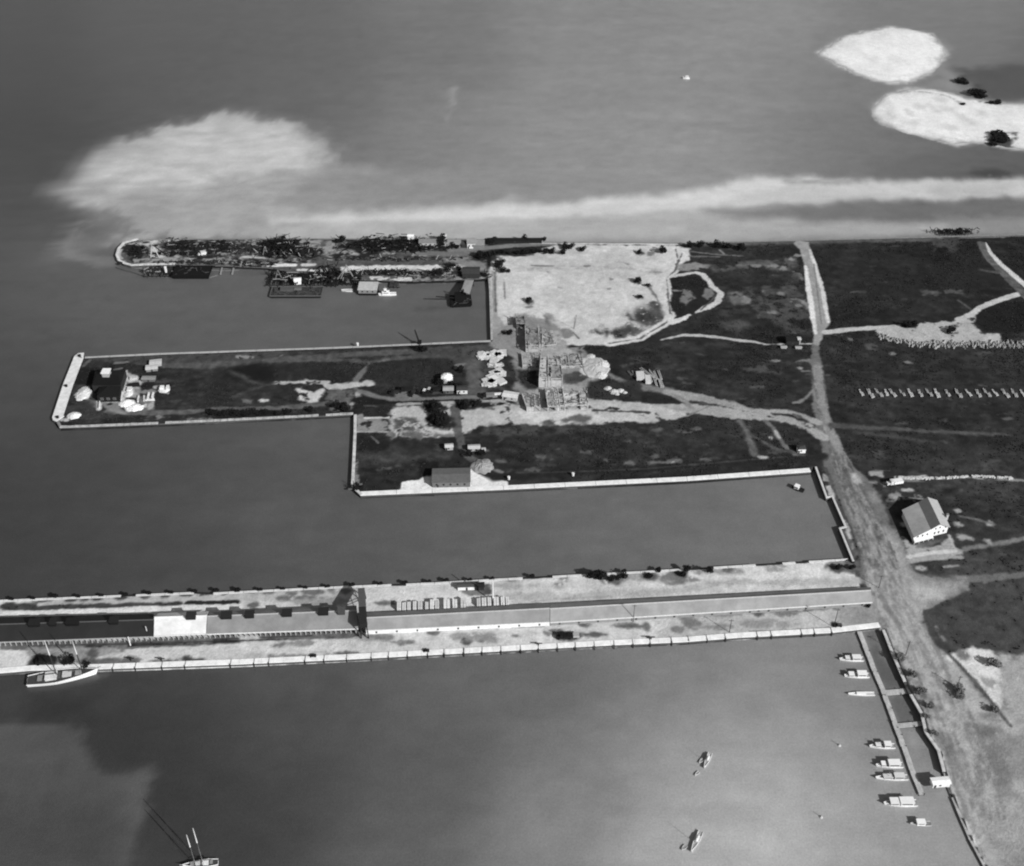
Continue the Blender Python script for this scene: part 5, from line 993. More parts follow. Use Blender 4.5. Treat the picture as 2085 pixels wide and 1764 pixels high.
# lumber stacks between the rails and the sheds
rows = [('M', a, b, 262 + (c_ - 262), 326) for a, b, c_ in ((1492, 1530, 280), (1534, 1570, 280), (1575, 1608, 280), (1622, 1655, 274), (1662, 1704, 274), (1722, 1752, 274), (1760, 1798, 272), (1802, 1840, 272), (1870, 1930, 262), (1945, 1985, 262), (2010, 2058, 262))]
rows += [('N', a, b, c_, d_) for a, b, c_, d_ in ((22, 100, 415, 442), (132, 190, 405, 440), (205, 250, 402, 438), (272, 322, 398, 436), (404, 440, 382, 430), (444, 488, 376, 428), (492, 526, 372, 427), (540, 590, 372, 424), (600, 636, 370, 422), (640, 672, 368, 420))]
for i, (k, a, b, y0, y1) in enumerate(rows):
    yb = y1 + (-(a - 1490) * .02 if k == 'M' else 0); p = gp(k, (a + b) / 2, yb); w = abs(gp(k, b, yb)[0] - gp(k, a, yb)[0]) * .92
    t = thing('lumber_stack', '%s pale lumber stack from the west in the row north of the grey sheds' % ORD[i], 'lumber', (p[0], p[1] + 2.2, LAND), .05, 'lumber stacks north of the grey sheds')
    q = MB(); hh = 2.6 + rnd.uniform(-.3, .4); n = max(2, int(w / 1.4))
    for j in range(n):
        q.box((-w / 2 + w * (j + .5) / n, 0, hh / 2 + rnd.uniform(-.1, .1)), (w / n * .84, 4.2 + rnd.uniform(-.4, .4), hh))
    q.build('boards', mat(rnd.choice((185, 200, 210)), .9, .2, 1.2), t); MB().box((0, 0, .1), (w, 3, .22)).build('bearer', mat(60), t)
# debris heaps of the ruined north pier
def debris(label, k, x, y, rx, ry, n, tone, tall=2.5, z=LAND, up=.2, light=0, name='timber_heap', ln=(2, 6)):
    p = at(k, x, y, z); t = thing(name, label, 'timber', p); q = MB(); l2 = MB()
    n = int(n * .85); tone = tone + 8
    for i in range(n):
        c = Vector((rnd.gauss(0, rx / 2.2), rnd.gauss(0, ry / 2.2), rnd.uniform(.1, tall * .5))); l = rnd.uniform(*ln)
        d = Vector((rnd.gauss(0, 1), rnd.gauss(0, .45), (rnd.gauss(0, 1.6) if rnd.random() < up * .6 else rnd.gauss(0, .12)))).normalized() * l / 2
        if abs(d.z) > .5 * d.length: d = d * min(1, 2.2 / d.length)
        if abs(d.z) > .5: c.z = abs(d.z) * .9
        (l2 if rnd.random() < light * .45 else q).beam(c - d, c + d, rnd.uniform(.2, .42))
    for i in range(n // 5): q.box((rnd.gauss(0, rx / 2.4), rnd.gauss(0, ry / 2.4), rnd.uniform(.3, tall * .4)), (rnd.uniform(1, 3.4), rnd.uniform(1, 2.5), rnd.uniform(.5, 1.6)), rnd.random() * 3)
    g_ = MB()
    for i in range(n // 4):
        c = Vector((rnd.gauss(0, rx / 2), rnd.gauss(0, ry / 2), rnd.uniform(.1, .9))); g_.box(c, (rnd.uniform(.6, 3), rnd.uniform(.5, 1.6), rnd.uniform(.2, .7)), rnd.random() * 3)
    if g_.v: g_.build('grey_planks', mat(92, .95, .5), t)
    q.build('dark_timbers', mat(tone, .95, .4), t)
    if l2.v: l2.build('bleached_timbers', mat(140, .9, .2), t)
    return t
debris('dark timber heap inside the round west head of the north pier', 'A', 285, 240, 6, 10, 60, 16, 4)
debris('dark broken planks right of the white clearing on the north pier', 'A', 575, 195, 6, 9, 60, 18, 4, light=.1)
debris('narrow leaning black timber wreck on the north pier', 'A', 648, 195, 4, 9, 50, 14, 5, up=.5, light=.1)
debris('long dark plank heap in the west part of the north pier', 'A', 830, 210, 24, 9, 150, 20, 3, light=.12)
debris('dark plank row along the track on the north pier', 'A', 640, 265, 28, 3, 90, 16, 2)
debris('small black heap beside the long plank heap', 'A', 980, 205, 5, 8, 50, 12, 4)
debris('mixed timber litter in the middle of the north pier', 'A', 1200, 215, 28, 9, 130, 34, 2.4, light=.25)
debris('pale standing frame litter below the middle heap', 'A', 1060, 250, 9, 4, 40, 40, 3, up=.5, light=.6)
debris('tall black timber pile, biggest on the north pier', 'A', 1440, 215, 15, 15, 200, 8, 9, up=.45, ln=(4, 10))
debris('leaning bleached posts right of the tall black pile', 'A', 1560, 225, 15, 12, 90, 18, 7, up=.7, light=.5, ln=(4, 9))
debris('dark tail of planks right of the leaning posts', 'A', 1680, 255, 10, 8, 70, 26, 3, light=.1)
debris('low litter along the south edge of the north pier', 'A', 800, 335, 40, 3, 130, 30, 2, light=.4)
debris('standing stumps along the south edge of the north pier', 'A', 1230, 355, 18, 3, 60, 18, 3, up=.6, light=.4)
debris('long black lumber stack on the north pier left of the sheds', 'B', 430, 195, 36, 12, 300, 9, 6, up=.3, light=.06, ln=(3, 8))
debris('black timber heap directly left of the low sheds', 'B', 680, 195, 8, 10, 80, 10, 5, up=.3, light=.1)
debris('thin litter line along the north pier track', 'B', 430, 305, 60, 3, 130, 34, 1.2, light=.2)
debris('dark litter between the low sheds and the track', 'B', 800, 215, 18, 4, 70, 18, 3, light=.15)
debris('dark retaining timbers along the pale bank', 'B', 440, 415, 38, 3, 160, 22, 3, up=.5, light=.15)
debris('broken stones and timbers at the north rim of the small basin', 'B', 850, 440, 30, 5, 150, 45, 3, light=.45)
debris('dark beams stacked at the corner of the small basin', 'B', 1215, 438, 7, 3, 40, 16, 2)
# wharf ruins over the water
def wharf(label, k, x0, y0, x1, y1, tone, missing=.2, z=1.6, seed=3, posts=True):
    r = random.Random(seed); a, b = gp(k, x0, y0, z), gp(k, x1, y1, z); xa, xb = min(a[0], b[0]), max(a[0], b[0]); ya, yb = min(a[1], b[1]), max(a[1], b[1]); cx, cy = (xa + xb) / 2, (ya + yb) / 2
    t = thing('ruined_wharf', label, 'wharf', (cx, cy, 0)); d = MB(); w, h = xb - xa, yb - ya; n = max(3, int(w / .9))
    for i in range(n):
        if r.random() < missing: continue
        l = h * r.uniform(.6, 1); d.box((-w / 2 + w * (i + .5) / n, r.uniform(-1, 1) * (h - l) / 2, z + r.uniform(-.08, .1)), (.75, l, .2), r.uniform(-.04, .04))
    d.build('planking', mat(tone, .95, .45, 1), t); q = MB()
    for i in range(int(w / 3) + 1):
        for j in range(int(h / 3) + 1):
            q.tube((-w / 2 + i * 3, -h / 2 + j * 3, -2), (-w / 2 + i * 3 + r.uniform(-.3, .3), -h / 2 + j * 3, z + (r.uniform(.3, 2) if r.random() < .35 else 0)), .22, n=6)
    q.build('piles', mat(22), t); g = MB(); g.box((0, -h / 2, z - .25), (w, .35, .35)); g.box((0, h / 2, z - .25), (w, .35, .35)); g.build('stringers', mat(30), t)
wharf('dark plank wharf left of the little white cabin', 'X', 600, 200, 980, 440, 22, .3, seed=4); wharf('dark plank wharf right of the little white cabin', 'X', 1080, 200, 1640, 450, 26, .2, seed=5)
wharf('dark plank wharf under the tall A-frame', 'B', 30, 405, 230, 505, 20, .3, seed=6); wharf('broken dark staging west of the black hulk', 'A', 370, 365, 600, 440, 40, .45, seed=7, z=1.2)
wharf('low dark landing stage right of the white launch', 'B', 465, 480, 548, 530, 60, .2, seed=8, z=1.2)
wharf('derelict timber jetty standing off the far north shore', 'H', 1540, 66, 1800, 94, 28, .15, seed=9, z=2.2)
debris('leaning poles on the wharf left of the little white cabin', 'X', 760, 330, 9, 6, 40, 20, 5, z=1.6, up=.7, light=.35, ln=(4, 9)); debris('timber jumble on the wharf right of the little white cabin', 'X', 1230, 340, 11, 8, 90, 18, 5, z=1.6, up=.5, light=.35, ln=(3, 7))
debris('black leaning posts between the wharf and the pale bank', 'X', 1480, 300, 9, 12, 90, 10, 7, z=1.6, up=.75, light=.12, ln=(4, 9)); debris('timbers at the foot of the tall A-frame', 'B', 130, 460, 10, 6, 70, 16, 4, z=1.6, up=.5, light=.25)
debris('dark scrap on the far timber jetty', 'H', 1670, 78, 22, 3, 60, 14, 3, z=2.2)
debris('bleached scrap on the broken staging', 'A', 450, 400, 10, 5, 40, 30, 3, z=1.2, up=.5, light=.5); debris('dark timber clump by the wall at the west basin edge', 'G', 1065, 1080, 3, 3, 30, 14, 2)
def aframe(label, k, x, y, h, sp, tone, z=LAND, boom=None, bt=20):
    t = thing('derrick', label, 'derrick', at(k, x, y, z))
    for s in (-1, 1): MB().beam((s * sp, 0, 0), (0, 0, h), .55, w2=.35).build('leg', mat(tone), t)
    MB().beam((-sp * .5, 0, h * .5), (sp * .5, 0, h * .5), .35).build('crossbar', mat(tone), t)
    if boom: MB().beam((0, -.4, h * .9), boom, .5).build('boom', mat(bt), t)
    MB().beam((0, .2, h), (0, 6, 0), .2).build('backstay', mat(40), t); return t
aframe('pale A-frame derrick on the white clearing of the north pier', 'A', 428, 290, 12, 3, 175, boom=(9, 1, 1)); aframe('tall pale A-frame on the timber wharf', 'B', 120, 470, 12, 5, 135, z=1.6, boom=(-7, -1, 1), bt=120)
aframe('small A-frame on the wharf left of the little white cabin', 'X', 740, 360, 8, 2.4, 110, z=1.6); aframe('small derrick on the pier track right of the black shed', 'A', 1330, 270, 7, 2, 110)
# white objects
one('white_slab', 'bright white plank block at the end of the pier track', 'block', MB().box((0, 0, 1.3), (4, 3, 2.4), .4).box((-2.2, -.6, .7), (3, 2, 1.2), .2), 190, 'A', 825, 265)
one('standing_pole', 'short thick white post on the broken staging', 'post', MB().box((0, 0, 2.2), (1.2, 1.2, 4.2)).box((0, 0, 4.5), (1.6, 1.6, .4)), 205, 'A', 520, 412, z=1.2)
# barges
def barge(label, k, x, y, L, B, rz=0, tone=30, deckt=45, junk=30, rim=90, h=1.6, name='barge'):
    t = thing(name, label, 'barge', at(k, x, y, 0), rz); q = MB()
    q.add([(-L/2+1.5, -B/2, -.8), (L/2-1.5, -B/2, -.8), (L/2-1.5, B/2, -.8), (-L/2+1.5, B/2, -.8), (-L/2, -B/2, h), (L/2, -B/2, h), (L/2, B/2, h), (-L/2, B/2, h)], [(3, 2, 1, 0), (0, 1, 5, 4), (1, 2, 6, 5), (2, 3, 7, 6), (3, 0, 4, 7), (4, 5, 6, 7)])
    q.build('hull', mat(tone, .9, .4), t); MB().box((0, 0, h + .02), (L - .9, B - .9, .1)).build('deck', mat(deckt, .95, .5, .6, 'planks'), t); g = MB()
    for s in (-1, 1): g.box((0, s * (B / 2 - .2), h + .25), (L - .2, .3, .45)); g.box((s * (L / 2 - .2), 0, h + .25), (.3, B - .8, .45))
    g.build('gunwale', mat(rim), t); j = MB()
    for i in range(junk):
        c = Vector((rnd.uniform(-L/2+1.5, L/2-1.5), rnd.uniform(-B/2+1, B/2-1), h + rnd.uniform(.2, .8))); d = Vector((rnd.gauss(0, 1), rnd.gauss(0, .4), rnd.gauss(0, .2))).normalized() * rnd.uniform(.8, 2.6); j.beam(c - d, c + d, .3)
    if junk: j.build('deck_cargo', mat(70, .9, .5), t)
    for s in (-1, 1): MB().tube((s * (L / 2 - 1.4), -B / 2 + 1, h), (s * (L / 2 - 1.4), -B / 2 + 1, h + .8), .25, n=8).build('bollard', mat(30), t)
    return t
b = barge('long low wooden barge with cluttered deck below the little white cabin', 'X', 1015, 570, 36, 13, 0, 26, 52, 70, 92, 1.5); MB().box((-7, 1.5, 2.4), (9, 4, 1.7), .05).build('deckhouse', mat(75), b); MB().box((0.5, 2.2, 2.2), (5, 2, 1.3)).build('crate', mat(95), b)
barge('black square hulk moored below the round pier head', 'A', 737, 424, 27, 14, 0, 5, 6, 12, 8, 2.4)
b = barge('boxy pale-roofed houseboat moored by the pale bank', 'B', 290, 566, 13.5, 11, -.02, 18, 30, 0, 30, 1.0, 'houseboat'); MB().box((0, 0, 2.7), (12.5, 10, 3.2)).build('cabin', mat(120), b); MB().box((0, 0, 4.4), (13.6, 11, .25)).build('roof', mat(172, .9, .2, .4), b)
for s in (-3.6, 0, 3.6): MB().box((s, -5.03, 2.8), (1.1, .1, 1)).build('window', mat(30), b)
b = barge('black floating crane under the pale ramp in the small basin', 'B', 1040, 655, 15, 13, .1, 6, 8, 20, 10, 1.6, 'floating_crane')
MB().box((0, 1.5, 3.6), (8, 6, 4)).build('crane_house', mat(8), b); MB().beam((-2, 0, 3.5), (-17, -3, 7.5), .9, w2=.5).build('boom', mat(14), b); MB().tube((2, 2, 5), (2, 2, 9), .6).build('funnel', mat(10), b)
for s in (-1, 1): MB().beam((s * 2.6, 3, 3), (0, 3, 10), .35).build('gantry_leg', mat(12), b)
t = thing('loading_ramp', 'pale tilted ramp standing over the black floating crane', 'ramp', at('B', 1095, 480)); c = t.location
P_ = [Vector(gp('B', x, y, z) + (z,)) - c for x, y, z in ((1075, 474, 5), (1145, 474, 5), (1110, 590, 7.5), (1045, 560, 7.5))]
MB().slab([P_[3], P_[2], P_[1], P_[0]], .3).build('deck', mat(140, .9, .3), t)
for p in P_: MB().beam((p.x, p.y, -3), (p.x, p.y, p.z - .3), .4).build('leg', mat(28), t)
# floating booms
for lab, k, pts, tone in (('pale floating log boom curving off the round pier head', 'A', (110, 372, 180, 395, 260, 415, 330, 440, 375, 455), 70), ('square frame of floating timbers west of the ruined wharf', 'A', (890, 395, 1000, 398, 1110, 394), 95),
                          ('short floating timbers left of the black hulk wake', 'A', (870, 455, 935, 435), 92)):
    P_ = W(k, *pts, z=.3); c = P_[0]; t = thing('log_boom', lab, 'logs', (c[0], c[1], 0))
    for (a, b) in zip(P_, P_[1:]): MB().tube((a[0] - c[0], a[1] - c[1], .25), (b[0] - c[0], b[1] - c[1], .25), .42, n=7).build('log', mat(tone), t)
    if tone == 95:
        for x in (975, 1070): a, b = gp('A', x, 372, .5), gp('A', x - 14, 430, .5); MB().beam((a[0] - c[0], a[1] - c[1], .75), (b[0] - c[0], b[1] - c[1], .75), 1.1, .5).build('cross_float', mat(130), t)

# ------------------------------------------------------------ boats
def hull_mesh(L, B, H, n=14, stern=.72, sheer=.5):
    """bow towards -x; returns hull shell and deck"""
    v = []; f = []; dk = []
    for i in range(n + 1):
        s = i / n; x = -L / 2 + L * s; bw = B / 2 * min(1, (1 - (1 - s) ** 2.4)) * (1 - (1 - stern) * max(0, s - .6) / .4); bw = max(bw, .04)
        zt = H * (1 + sheer * (1 - s) ** 2 + .08 * s); rake = (1 - s) ** 3 * L * .05
        v += [(x + rake * 2, 0, -.5), (x + rake, -bw * .72, -.1), (x, -bw, zt), (x, bw, zt), (x + rake, bw * .72, -.1)]; dk.append((x + .05, bw * .9, zt))
    for i in range(n):
        a = i * 5; b = a + 5
        f += [(a, a + 1, b + 1, b), (a + 1, a + 2, b + 2, b + 1), (a + 4, a, b, b + 4), (a + 3, a + 4, b + 4, b + 3)]
    e = n * 5; f += [(e, e + 1, e + 2, e + 3, e + 4)]
    h = MB().add(v, f); d = MB()
    vs = []; 
    for x, bw, z in dk: vs += [(x, -bw, z - .12), (x, bw, z - .12)]
    d.add(vs, [(2 * i, 2 * i + 2, 2 * i + 3, 2 * i + 1) for i in range(n)])
    r = MB()
    for sg in (-1, 1):
        for (x0, b0, z0), (x1, b1, z1) in zip(dk, dk[1:]): r.beam((x0, sg * b0 * 1.08, z0 + .03), (x1, sg * b1 * 1.08, z1 + .03), .26, .2)
    return h, d, r
def boat(label, k, xl, xr, y, B, H=1.0, cab=(), tone=228, dtone=140, z=.0, rz=None, name='motor_boat', mast=0, cat='boat', cabt=170, yr=None, group=None):
    a, b = gp(k, xl, y, .4), gp(k, xr, y if yr is None else yr, .4); c = ((a[0] + b[0]) / 2, (a[1] + b[1]) / 2); L = math.hypot(b[0] - a[0], b[1] - a[1])
    t = thing(name, label, cat, (c[0], c[1], 0), ang(a, b), group); h, d, r = hull_mesh(L, B, H)
    cab = tuple((a_, b_, c_, d_, min(226, e_ + 26)) for a_, b_, c_, d_, e_ in cab)
    h.build('hull', mat(tone, .55, .08, .6), t); d.build('deck', mat(dtone, .8, .2), t); r.build('rub_rail', mat(min(230, tone + 14)), t)
    for i, (cx, cl, cw, ch, ct) in enumerate(cab):
        x = -L / 2 + L * cx; w = B * cw; z0 = H + .05
        q = MB().box((x, 0, z0 + ch / 2), (L * cl, w, ch), 0, .94).build('cabin' if i == 0 else 'wheelhouse', mat(ct, .6, .1), t)
        MB().box((x, 0, z0 + ch + .06), (L * cl + .3, w + .25, .1)).build('cabin_roof', mat(min(225, ct + 22), .7, .08), q)
        if ch > .9:
            for sg in (-1, 1): MB().box((x, sg * (w / 2 * .97 + .01), z0 + ch * .62), (L * cl * .8, .06, ch * .3)).build('window', mat(34, .3), q)
    if mast: MB().tube((-L * .1, 0, H), (-L * .1, 0, H + mast), .09, .05, 6).build('mast', mat(190), t)
    if not cab:
        for s in (-.15, .12, .32): MB().box((L * s, 0, H * .95), (.3, B * .8, .08)).build('thwart', mat(150), t)
    return t
c2 = ((.70, .34, .72, 1.7, 168), (.33, .16, .6, 1.2, 160))
boat('white cabin cruiser, first from the top along the finger pier', 'K', 200, 372, 352, 3.3, .9, c2, mast=3)
boat('white cruiser with a raised square aft cabin, second from the top at the finger pier', 'K', 234, 412, 470, 3.4, 1.0, ((.70, .36, .76, 1.9, 178), (.28, .2, .66, 1.3, 170)))
boat('low open white launch, third from the top at the finger pier', 'K', 262, 452, 598, 2.4, .7, ((.5, .34, .5, .5, 215),), dtone=190, name='launch')
boat('white cruiser lying just below the open stretch of the finger pier, small aft cabin', 'K', 413, 596, 972, 3.3, .9, ((.70, .25, .72, 1.8, 172), (.34, .18, .6, 1.1, 160)), mast=3.5)
boat('white cruiser with a tall rounded aft cabin, upper of the close pair', 'K', 459, 652, 1108, 3.6, .95, ((.66, .42, .8, 2.1, 172), (.27, .14, .6, 1.3, 176)))
boat('long slim white cruiser with grey cabins, lower of the close pair', 'K', 457, 688, 1196, 3.4, .9, ((.72, .30, .7, 1.7, 150), (.38, .28, .6, 1.0, 140)), mast=4)
boat('largest white cruiser with two big cabins near the finger pier end', 'K', 514, 752, 1380, 4.2, 1.1, ((.68, .40, .8, 1.9, 172), (.32, .26, .74, 1.6, 168)))
boat('small dark-decked boat with a white cabin, lowest at the finger pier', 'K', 705, 852, 1522, 2.8, .6, ((.50, .40, .8, 1.6, 215),), dtone=120, tone=170)
boat('white motor launch with a wheelhouse by the timber wharf', 'B', 370, 516, 598, 3.4, 1.2, ((.42, .40, .8, 1.8, 205), (.40, .14, .5, 3.8, 205)), tone=225, dtone=190, yr=590, mast=6)
boat('short open white boat left of the pale-roofed houseboat', 'B', 68, 162, 562, 2.8, .9, (), tone=205, dtone=150, name='rowing_boat')
boat('small boat with a pale cabin near the east end of the large basin', 'I', 385, 480, 1012, 3.6, .9, ((.42, .34, .75, 1.7, 176),), tone=26, dtone=26, yr=1048)  # hull and deck toned dark: the boat's shadow put into their colour
boat('tiny white boat alone on the sea beyond the middle of the piers', 'D', 1390, 1404, 160, 2.6, 1.2, ((.6, .4, .7, 1.4, 215),), tone=225)
def sail(label, k, x0, y0, x1, y1, B, mh, dx, dy):
    t = boat(label, k, x0, x1, y0, B, .8, ((.6, .25, .5, .5, 190),), yr=y1, name='sailing_boat', tone=200, dtone=150)
    MB().tube((-.5, 0, .8), (-.5, 0, .8 + mh), .09, .05, 6).build('mast', mat(185), t); MB().tube((-.5, 0, 1.7), (3.2, 0, 1.7), .08, n=6).build('boom', mat(180), t)
    MB().tube((-.3, 0, 1.95), (3.0, 0, 1.9), .2, .12, 7).build('furled_sail', mat(205), t); return t
sail('small white sailing boat at anchor, the upper of two in open water', 'P', 296, 300, 340, 196, 2.3, 7, 0, 0); sail('slender white sailing boat at anchor, the lower of two in open water', 'P', 206, 885, 276, 742, 2.6, 8, 0, 0)
boat('white dinghy beside the upper anchored sailing boat', 'P', 262, 292, 262, 1.5, .4, (), tone=175, yr=232, name='dinghy'); boat('round white dinghy left of the lower anchored sailing boat', 'P', 140, 172, 868, 1.7, .4, (), tone=160, yr=838, name='dinghy')
boat('small pale skiff trailing below the upper sailing boat', 'P', 232, 262, 348, 1.2, .35, (), tone=175, yr=322, name='dinghy')
for lab, x, y in (('pale mooring buoy in open water left of the lowest boat', 1113, 640), ('small pale buoy in open water left of the upper cruisers', 1240, 140)):
    t = thing('mooring_buoy', lab, 'buoy', at('P', x, y, 0)); MB().heap((0, 0, -.1), 1.0, 1.0, .9, rnd, 10, 4).build('float', mat(170), t); MB().tube((0, 0, .5), (0, 0, 2.4), .12, n=6).build('staff', mat(150), t)
# two-masted schooner against the south quay
def schooner(label, bow, stern, B, H, masts, small=False, rake=0):
    c = ((bow[0] + stern[0]) / 2, (bow[1] + stern[1]) / 2); L = math.hypot(bow[0] - stern[0], bow[1] - stern[1]); t = thing('schooner', label, 'sailing ship', (c[0], c[1], 0), ang(bow, stern))
    h, d, r = hull_mesh(L, B, H, 20, .62, .7); h.build('hull', mat(232, .55, .08), t); d.build('deck', mat(62, .85, .35, .8, 'planks'), t); r.build('bulwark', mat(222), t)
    for x, l, w, hh, tn in ((.44, .12, .34, 1.0, 165), (.28, .08, .3, .9, 120), (.66, .16, .46, 1.4, 186), (.82, .06, .3, .7, 110), (.56, .05, .36, .7, 60)):
        q = MB().box((-L / 2 + L * x, 0, H + hh / 2), (L * l, B * w, hh)).build('deckhouse', mat(tn), t); MB().box((-L / 2 + L * x, 0, H + hh + .05), (L * l + .4, B * w + .4, .1)).build('roof', mat(tn + 20), q)
    for x, mh in masts:
        X = -L / 2 + L * x; m = MB().tube((X, 0, H), (X + rake, 0, H + mh * .62), .26 if B > 6 else .14, .2 if B > 6 else .1, 8).build('mast', mat(44 if B > 6 else 130), t); MB().tube((X + rake, 0, H + mh * .6), (X + rake * 1.6, 0, H + mh), .24, .1, 8).build('topmast', mat(205), m)
        MB().tube((X + .4, 0, H + 2.2), (X + L * .2, 0, H + 2.4), .16, n=7).build('boom', mat(90), m); s_ = MB()
        for sg in (-1, 1):
            for e in (-.6, .6): s_.tube((X + e, sg * B * .44, H), (X + rake, 0, H + mh * .6), .04, n=4)
        s_.build('shrouds', mat(50), m)
    MB().tube((-L / 2 + .5, 0, H * 1.55), (-L / 2 - L * .08, 0, H * 1.9), .2, .1, 7).build('bowsprit', mat(150), t); return t
schooner('white-hulled two-masted schooner alongside the lower left quay', gp('L', 722, 905, .3), gp('L', 25, 1005, .3), 9.4, 2.1, ((.22, 22), (.58, 25)))
schooner('two-masted sailing boat with pale spars at the bottom edge of the water', gp('V', 1200, 1600, .3), gp('V', 1470, 1570, .3), 4.2, 1.0, ((.36, 21), (.58, 25)), rake=0)

# ------------------------------------------------------------ tanks, vehicles, poles
t = thing('storage_tank', 'round white domed tank on the middle pier', 'tank', at('G', 1690, 340)); MB().tube((0, 0, 0), (0, 0, 4.2), 3.6, n=24).build('shell', mat(185), t); MB().heap((0, 0, 4.2), 3.7, 3.7, 1.3, random.Random(1), 24, 5).build('roof', mat(222, .9, .08), t)
def truck(label, k, x, y, rz=0, body=24, load=40, s=1.0, kind='truck'):
    t = thing('truck' if kind == 'truck' else 'parked_car', label, kind, at(k, x, y), rz); t.scale = (s, s, s); q = MB()
    if kind == 'truck':
        q.box((-2.3, 0, .95), (1.5, 1.5, .8), 0, .9); q.build('hood', mat(body), t); MB().box((-1.1, 0, 1.4), (1.3, 1.8, 1.6), 0, .9).build('cab', mat(body), t); MB().box((1.4, 0, 1.3), (3.6, 2.1, 1.1)).build('bed', mat(load), t)
    else:
        q.box((-1.4, 0, .75), (1.3, 1.3, .6), 0, .88); q.build('hood', mat(body), t); MB().box((.4, 0, .95), (2.6, 1.6, 1.1), 0, .95).build('body', mat(body), t); MB().box((.5, 0, 1.6), (2.3, 1.45, .25), 0, .8).build('roof', mat(load), t)
    for wx in (-2.2, 1.9) if kind == 'truck' else (-1.5, 1.2):
        for wy in (-.85, .85):
            w = MB().tube((wx, wy - .12, .42), (wx, wy + .12, .42), .42, n=12).build('wheel', mat(14), t)
    return t
truck('dark truck, leftmost in the row beside the track on the middle pier', 'G', 1320, 425, .2); truck('big dark loaded truck in the row on the middle pier', 'G', 1400, 410, .1, 18, 26, 1.5); truck('dark truck right of the big loaded truck', 'G', 1448, 432, 1.2)
truck('dark car, left of three parked by the track on the middle pier', 'G', 1492, 420, 1.2, 20, 30, 1.2, 'car'); truck('car with a pale roof, middle of three parked by the track', 'G', 1530, 418, 1.3, 30, 190, 1.2, 'car'); truck('car with a light top, right of three parked by the track', 'G', 1562, 408, 1.3, 30, 160, 1.2, 'car')
truck('white box truck near the start of the broken stone wall', 'I', 1190, 992, .22, 190, 215, 1.5); truck('dark truck beside the narrow hut south of the white stacks', 'E', 215, 1100, .1, 24, 110, 1.4)
truck('black truck alone on the south apron of the lowest pier', 'N', 1120, 678, .05, 20, 20, 1.3); truck('black truck with a pale load on the south apron of the lowest pier', 'N', 1175, 672, .05, 22, 150, 1.2)
truck('small dark cart on the south apron right of the gantry', 'M', 1735, 648, .05, 24, 24, .8, 'car'); truck('small dark car on the south apron left of the gantry', 'M', 815, 690, .05, 22, 24, .8, 'car')
truck('dark truck beside the schooner, left', 'L', 200, 810, .1, 20, 26, 1.5); truck('dark car at the south apron end near the finger pier', 'O', 1610, 652, .05, 30, 60, 1.0, 'car'); truck('dark truck on the grass left of the grey-roofed hut', 'G', 1612, 410, .3, 18, 24, 1.2)
UP = MB().tube((0, 0, 0), (0, 0, 11), .2, .13, 7)
def pole(label, k, x, y, h, tone=40, arm=True, name='utility_pole', cat='pole', r=.2):
    t = thing(name, label, cat, at(k, x, y)); MB().tube((0, 0, -.2), (0, 0, h), r, r * .65, 7).build('post', mat(tone), t)
    if arm: MB().box((0, 0, h - .8), (2.2, .16, .16)).build('crossarm', mat(tone), t)
    return t
pole('dark utility pole on the south apron, left of the two tall ones', 'O', 726, 700, 9); pole('tall dark utility pole at the east end of the south apron', 'O', 1576, 660, 13, 34); pole('dark utility pole by the shore road above the upper gangway', 'K', 675, 320, 10, 60)
pole('dark utility pole on the road right of the gangways', 'K', 1040, 545, 7.5, 50); pole('dark utility pole standing before the easternmost shed', 'N', 1680, 545, 12, 70); pole('dark utility pole near the last bend of the lowest pier', 'J', 700, 1400, 9, 70)
pole('tall white flagpole between the lumber and the north edge', 'N', 538, 380, 15.5, 205, False, 'flagpole', 'flagpole', .4)
pole('short white mast on the apron beside the white-roofed shed', 'L', 1024, 634, 6, 205, False, 'lamp_post', 'lamp post', .32); pole('short white mast under the corner of the black roof', 'L', 1202, 560, 8, 190, False, 'lamp_post', 'lamp post', .28)
pole('thin dark pole on the grass block beside the tracks', 'U', 1575, 692, 7, 60, False); pole('dark pole on the sand field by the yard', 'C', 712, 800, 9, 110, False)
t = thing('mooring_crane', 'black leaning mooring crane on the north edge of the middle pier', 'crane', at('B', 705, 990)); MB().beam((0, 0, 0), (-3, 4, 8), .9, w2=.6).build('jib', mat(10), t); MB().box((0, 0, 1), (2.6, 2.6, 2)).build('base', mat(14), t); MB().beam((0, -2, .5), (-3, 4, 8), .3).build('stay', mat(20), t)
for lab, k, x, y in (('small white bollard on the north edge of the middle pier', 'G', 1066, 88), ('small white marker on the grass left of the south quay road', 'T', 1556, 520), ('small white marker at the right end of the white apron', 'T', 1108, 545)):
    t = thing('bollard', lab, 'bollard', at(k, x, y)); MB().tube((0, 0, 0), (0, 0, 1.6), .7, .6, 10).build('post', mat(190), t); MB().tube((0, 0, 1.6), (0, 0, 1.9), .9, .8, 10).build('head', mat(205), t)
for i, (k, x, y) in enumerate((('N', 910, 742), ('N', 1815, 690), ('O', 88, 760), ('L', 1330, 788), ('L', 1030, 785))):
    t = thing('mooring_post', '%s dark T-shaped mooring post on the white south coping' % ('third-from-west', 'fourth-from-west', 'easternmost', 'second-from-west', 'westernmost')[i], 'mooring post', at(k, x, y), 0, 'T-shaped mooring frames on the south coping'); MB().box((0, 0, .9), (.4, .4, 1.8)).build('post', mat(36), t); MB().box((0, 0, 1.8), (3.4, .4, .4)).build('crossbar', mat(36), t)
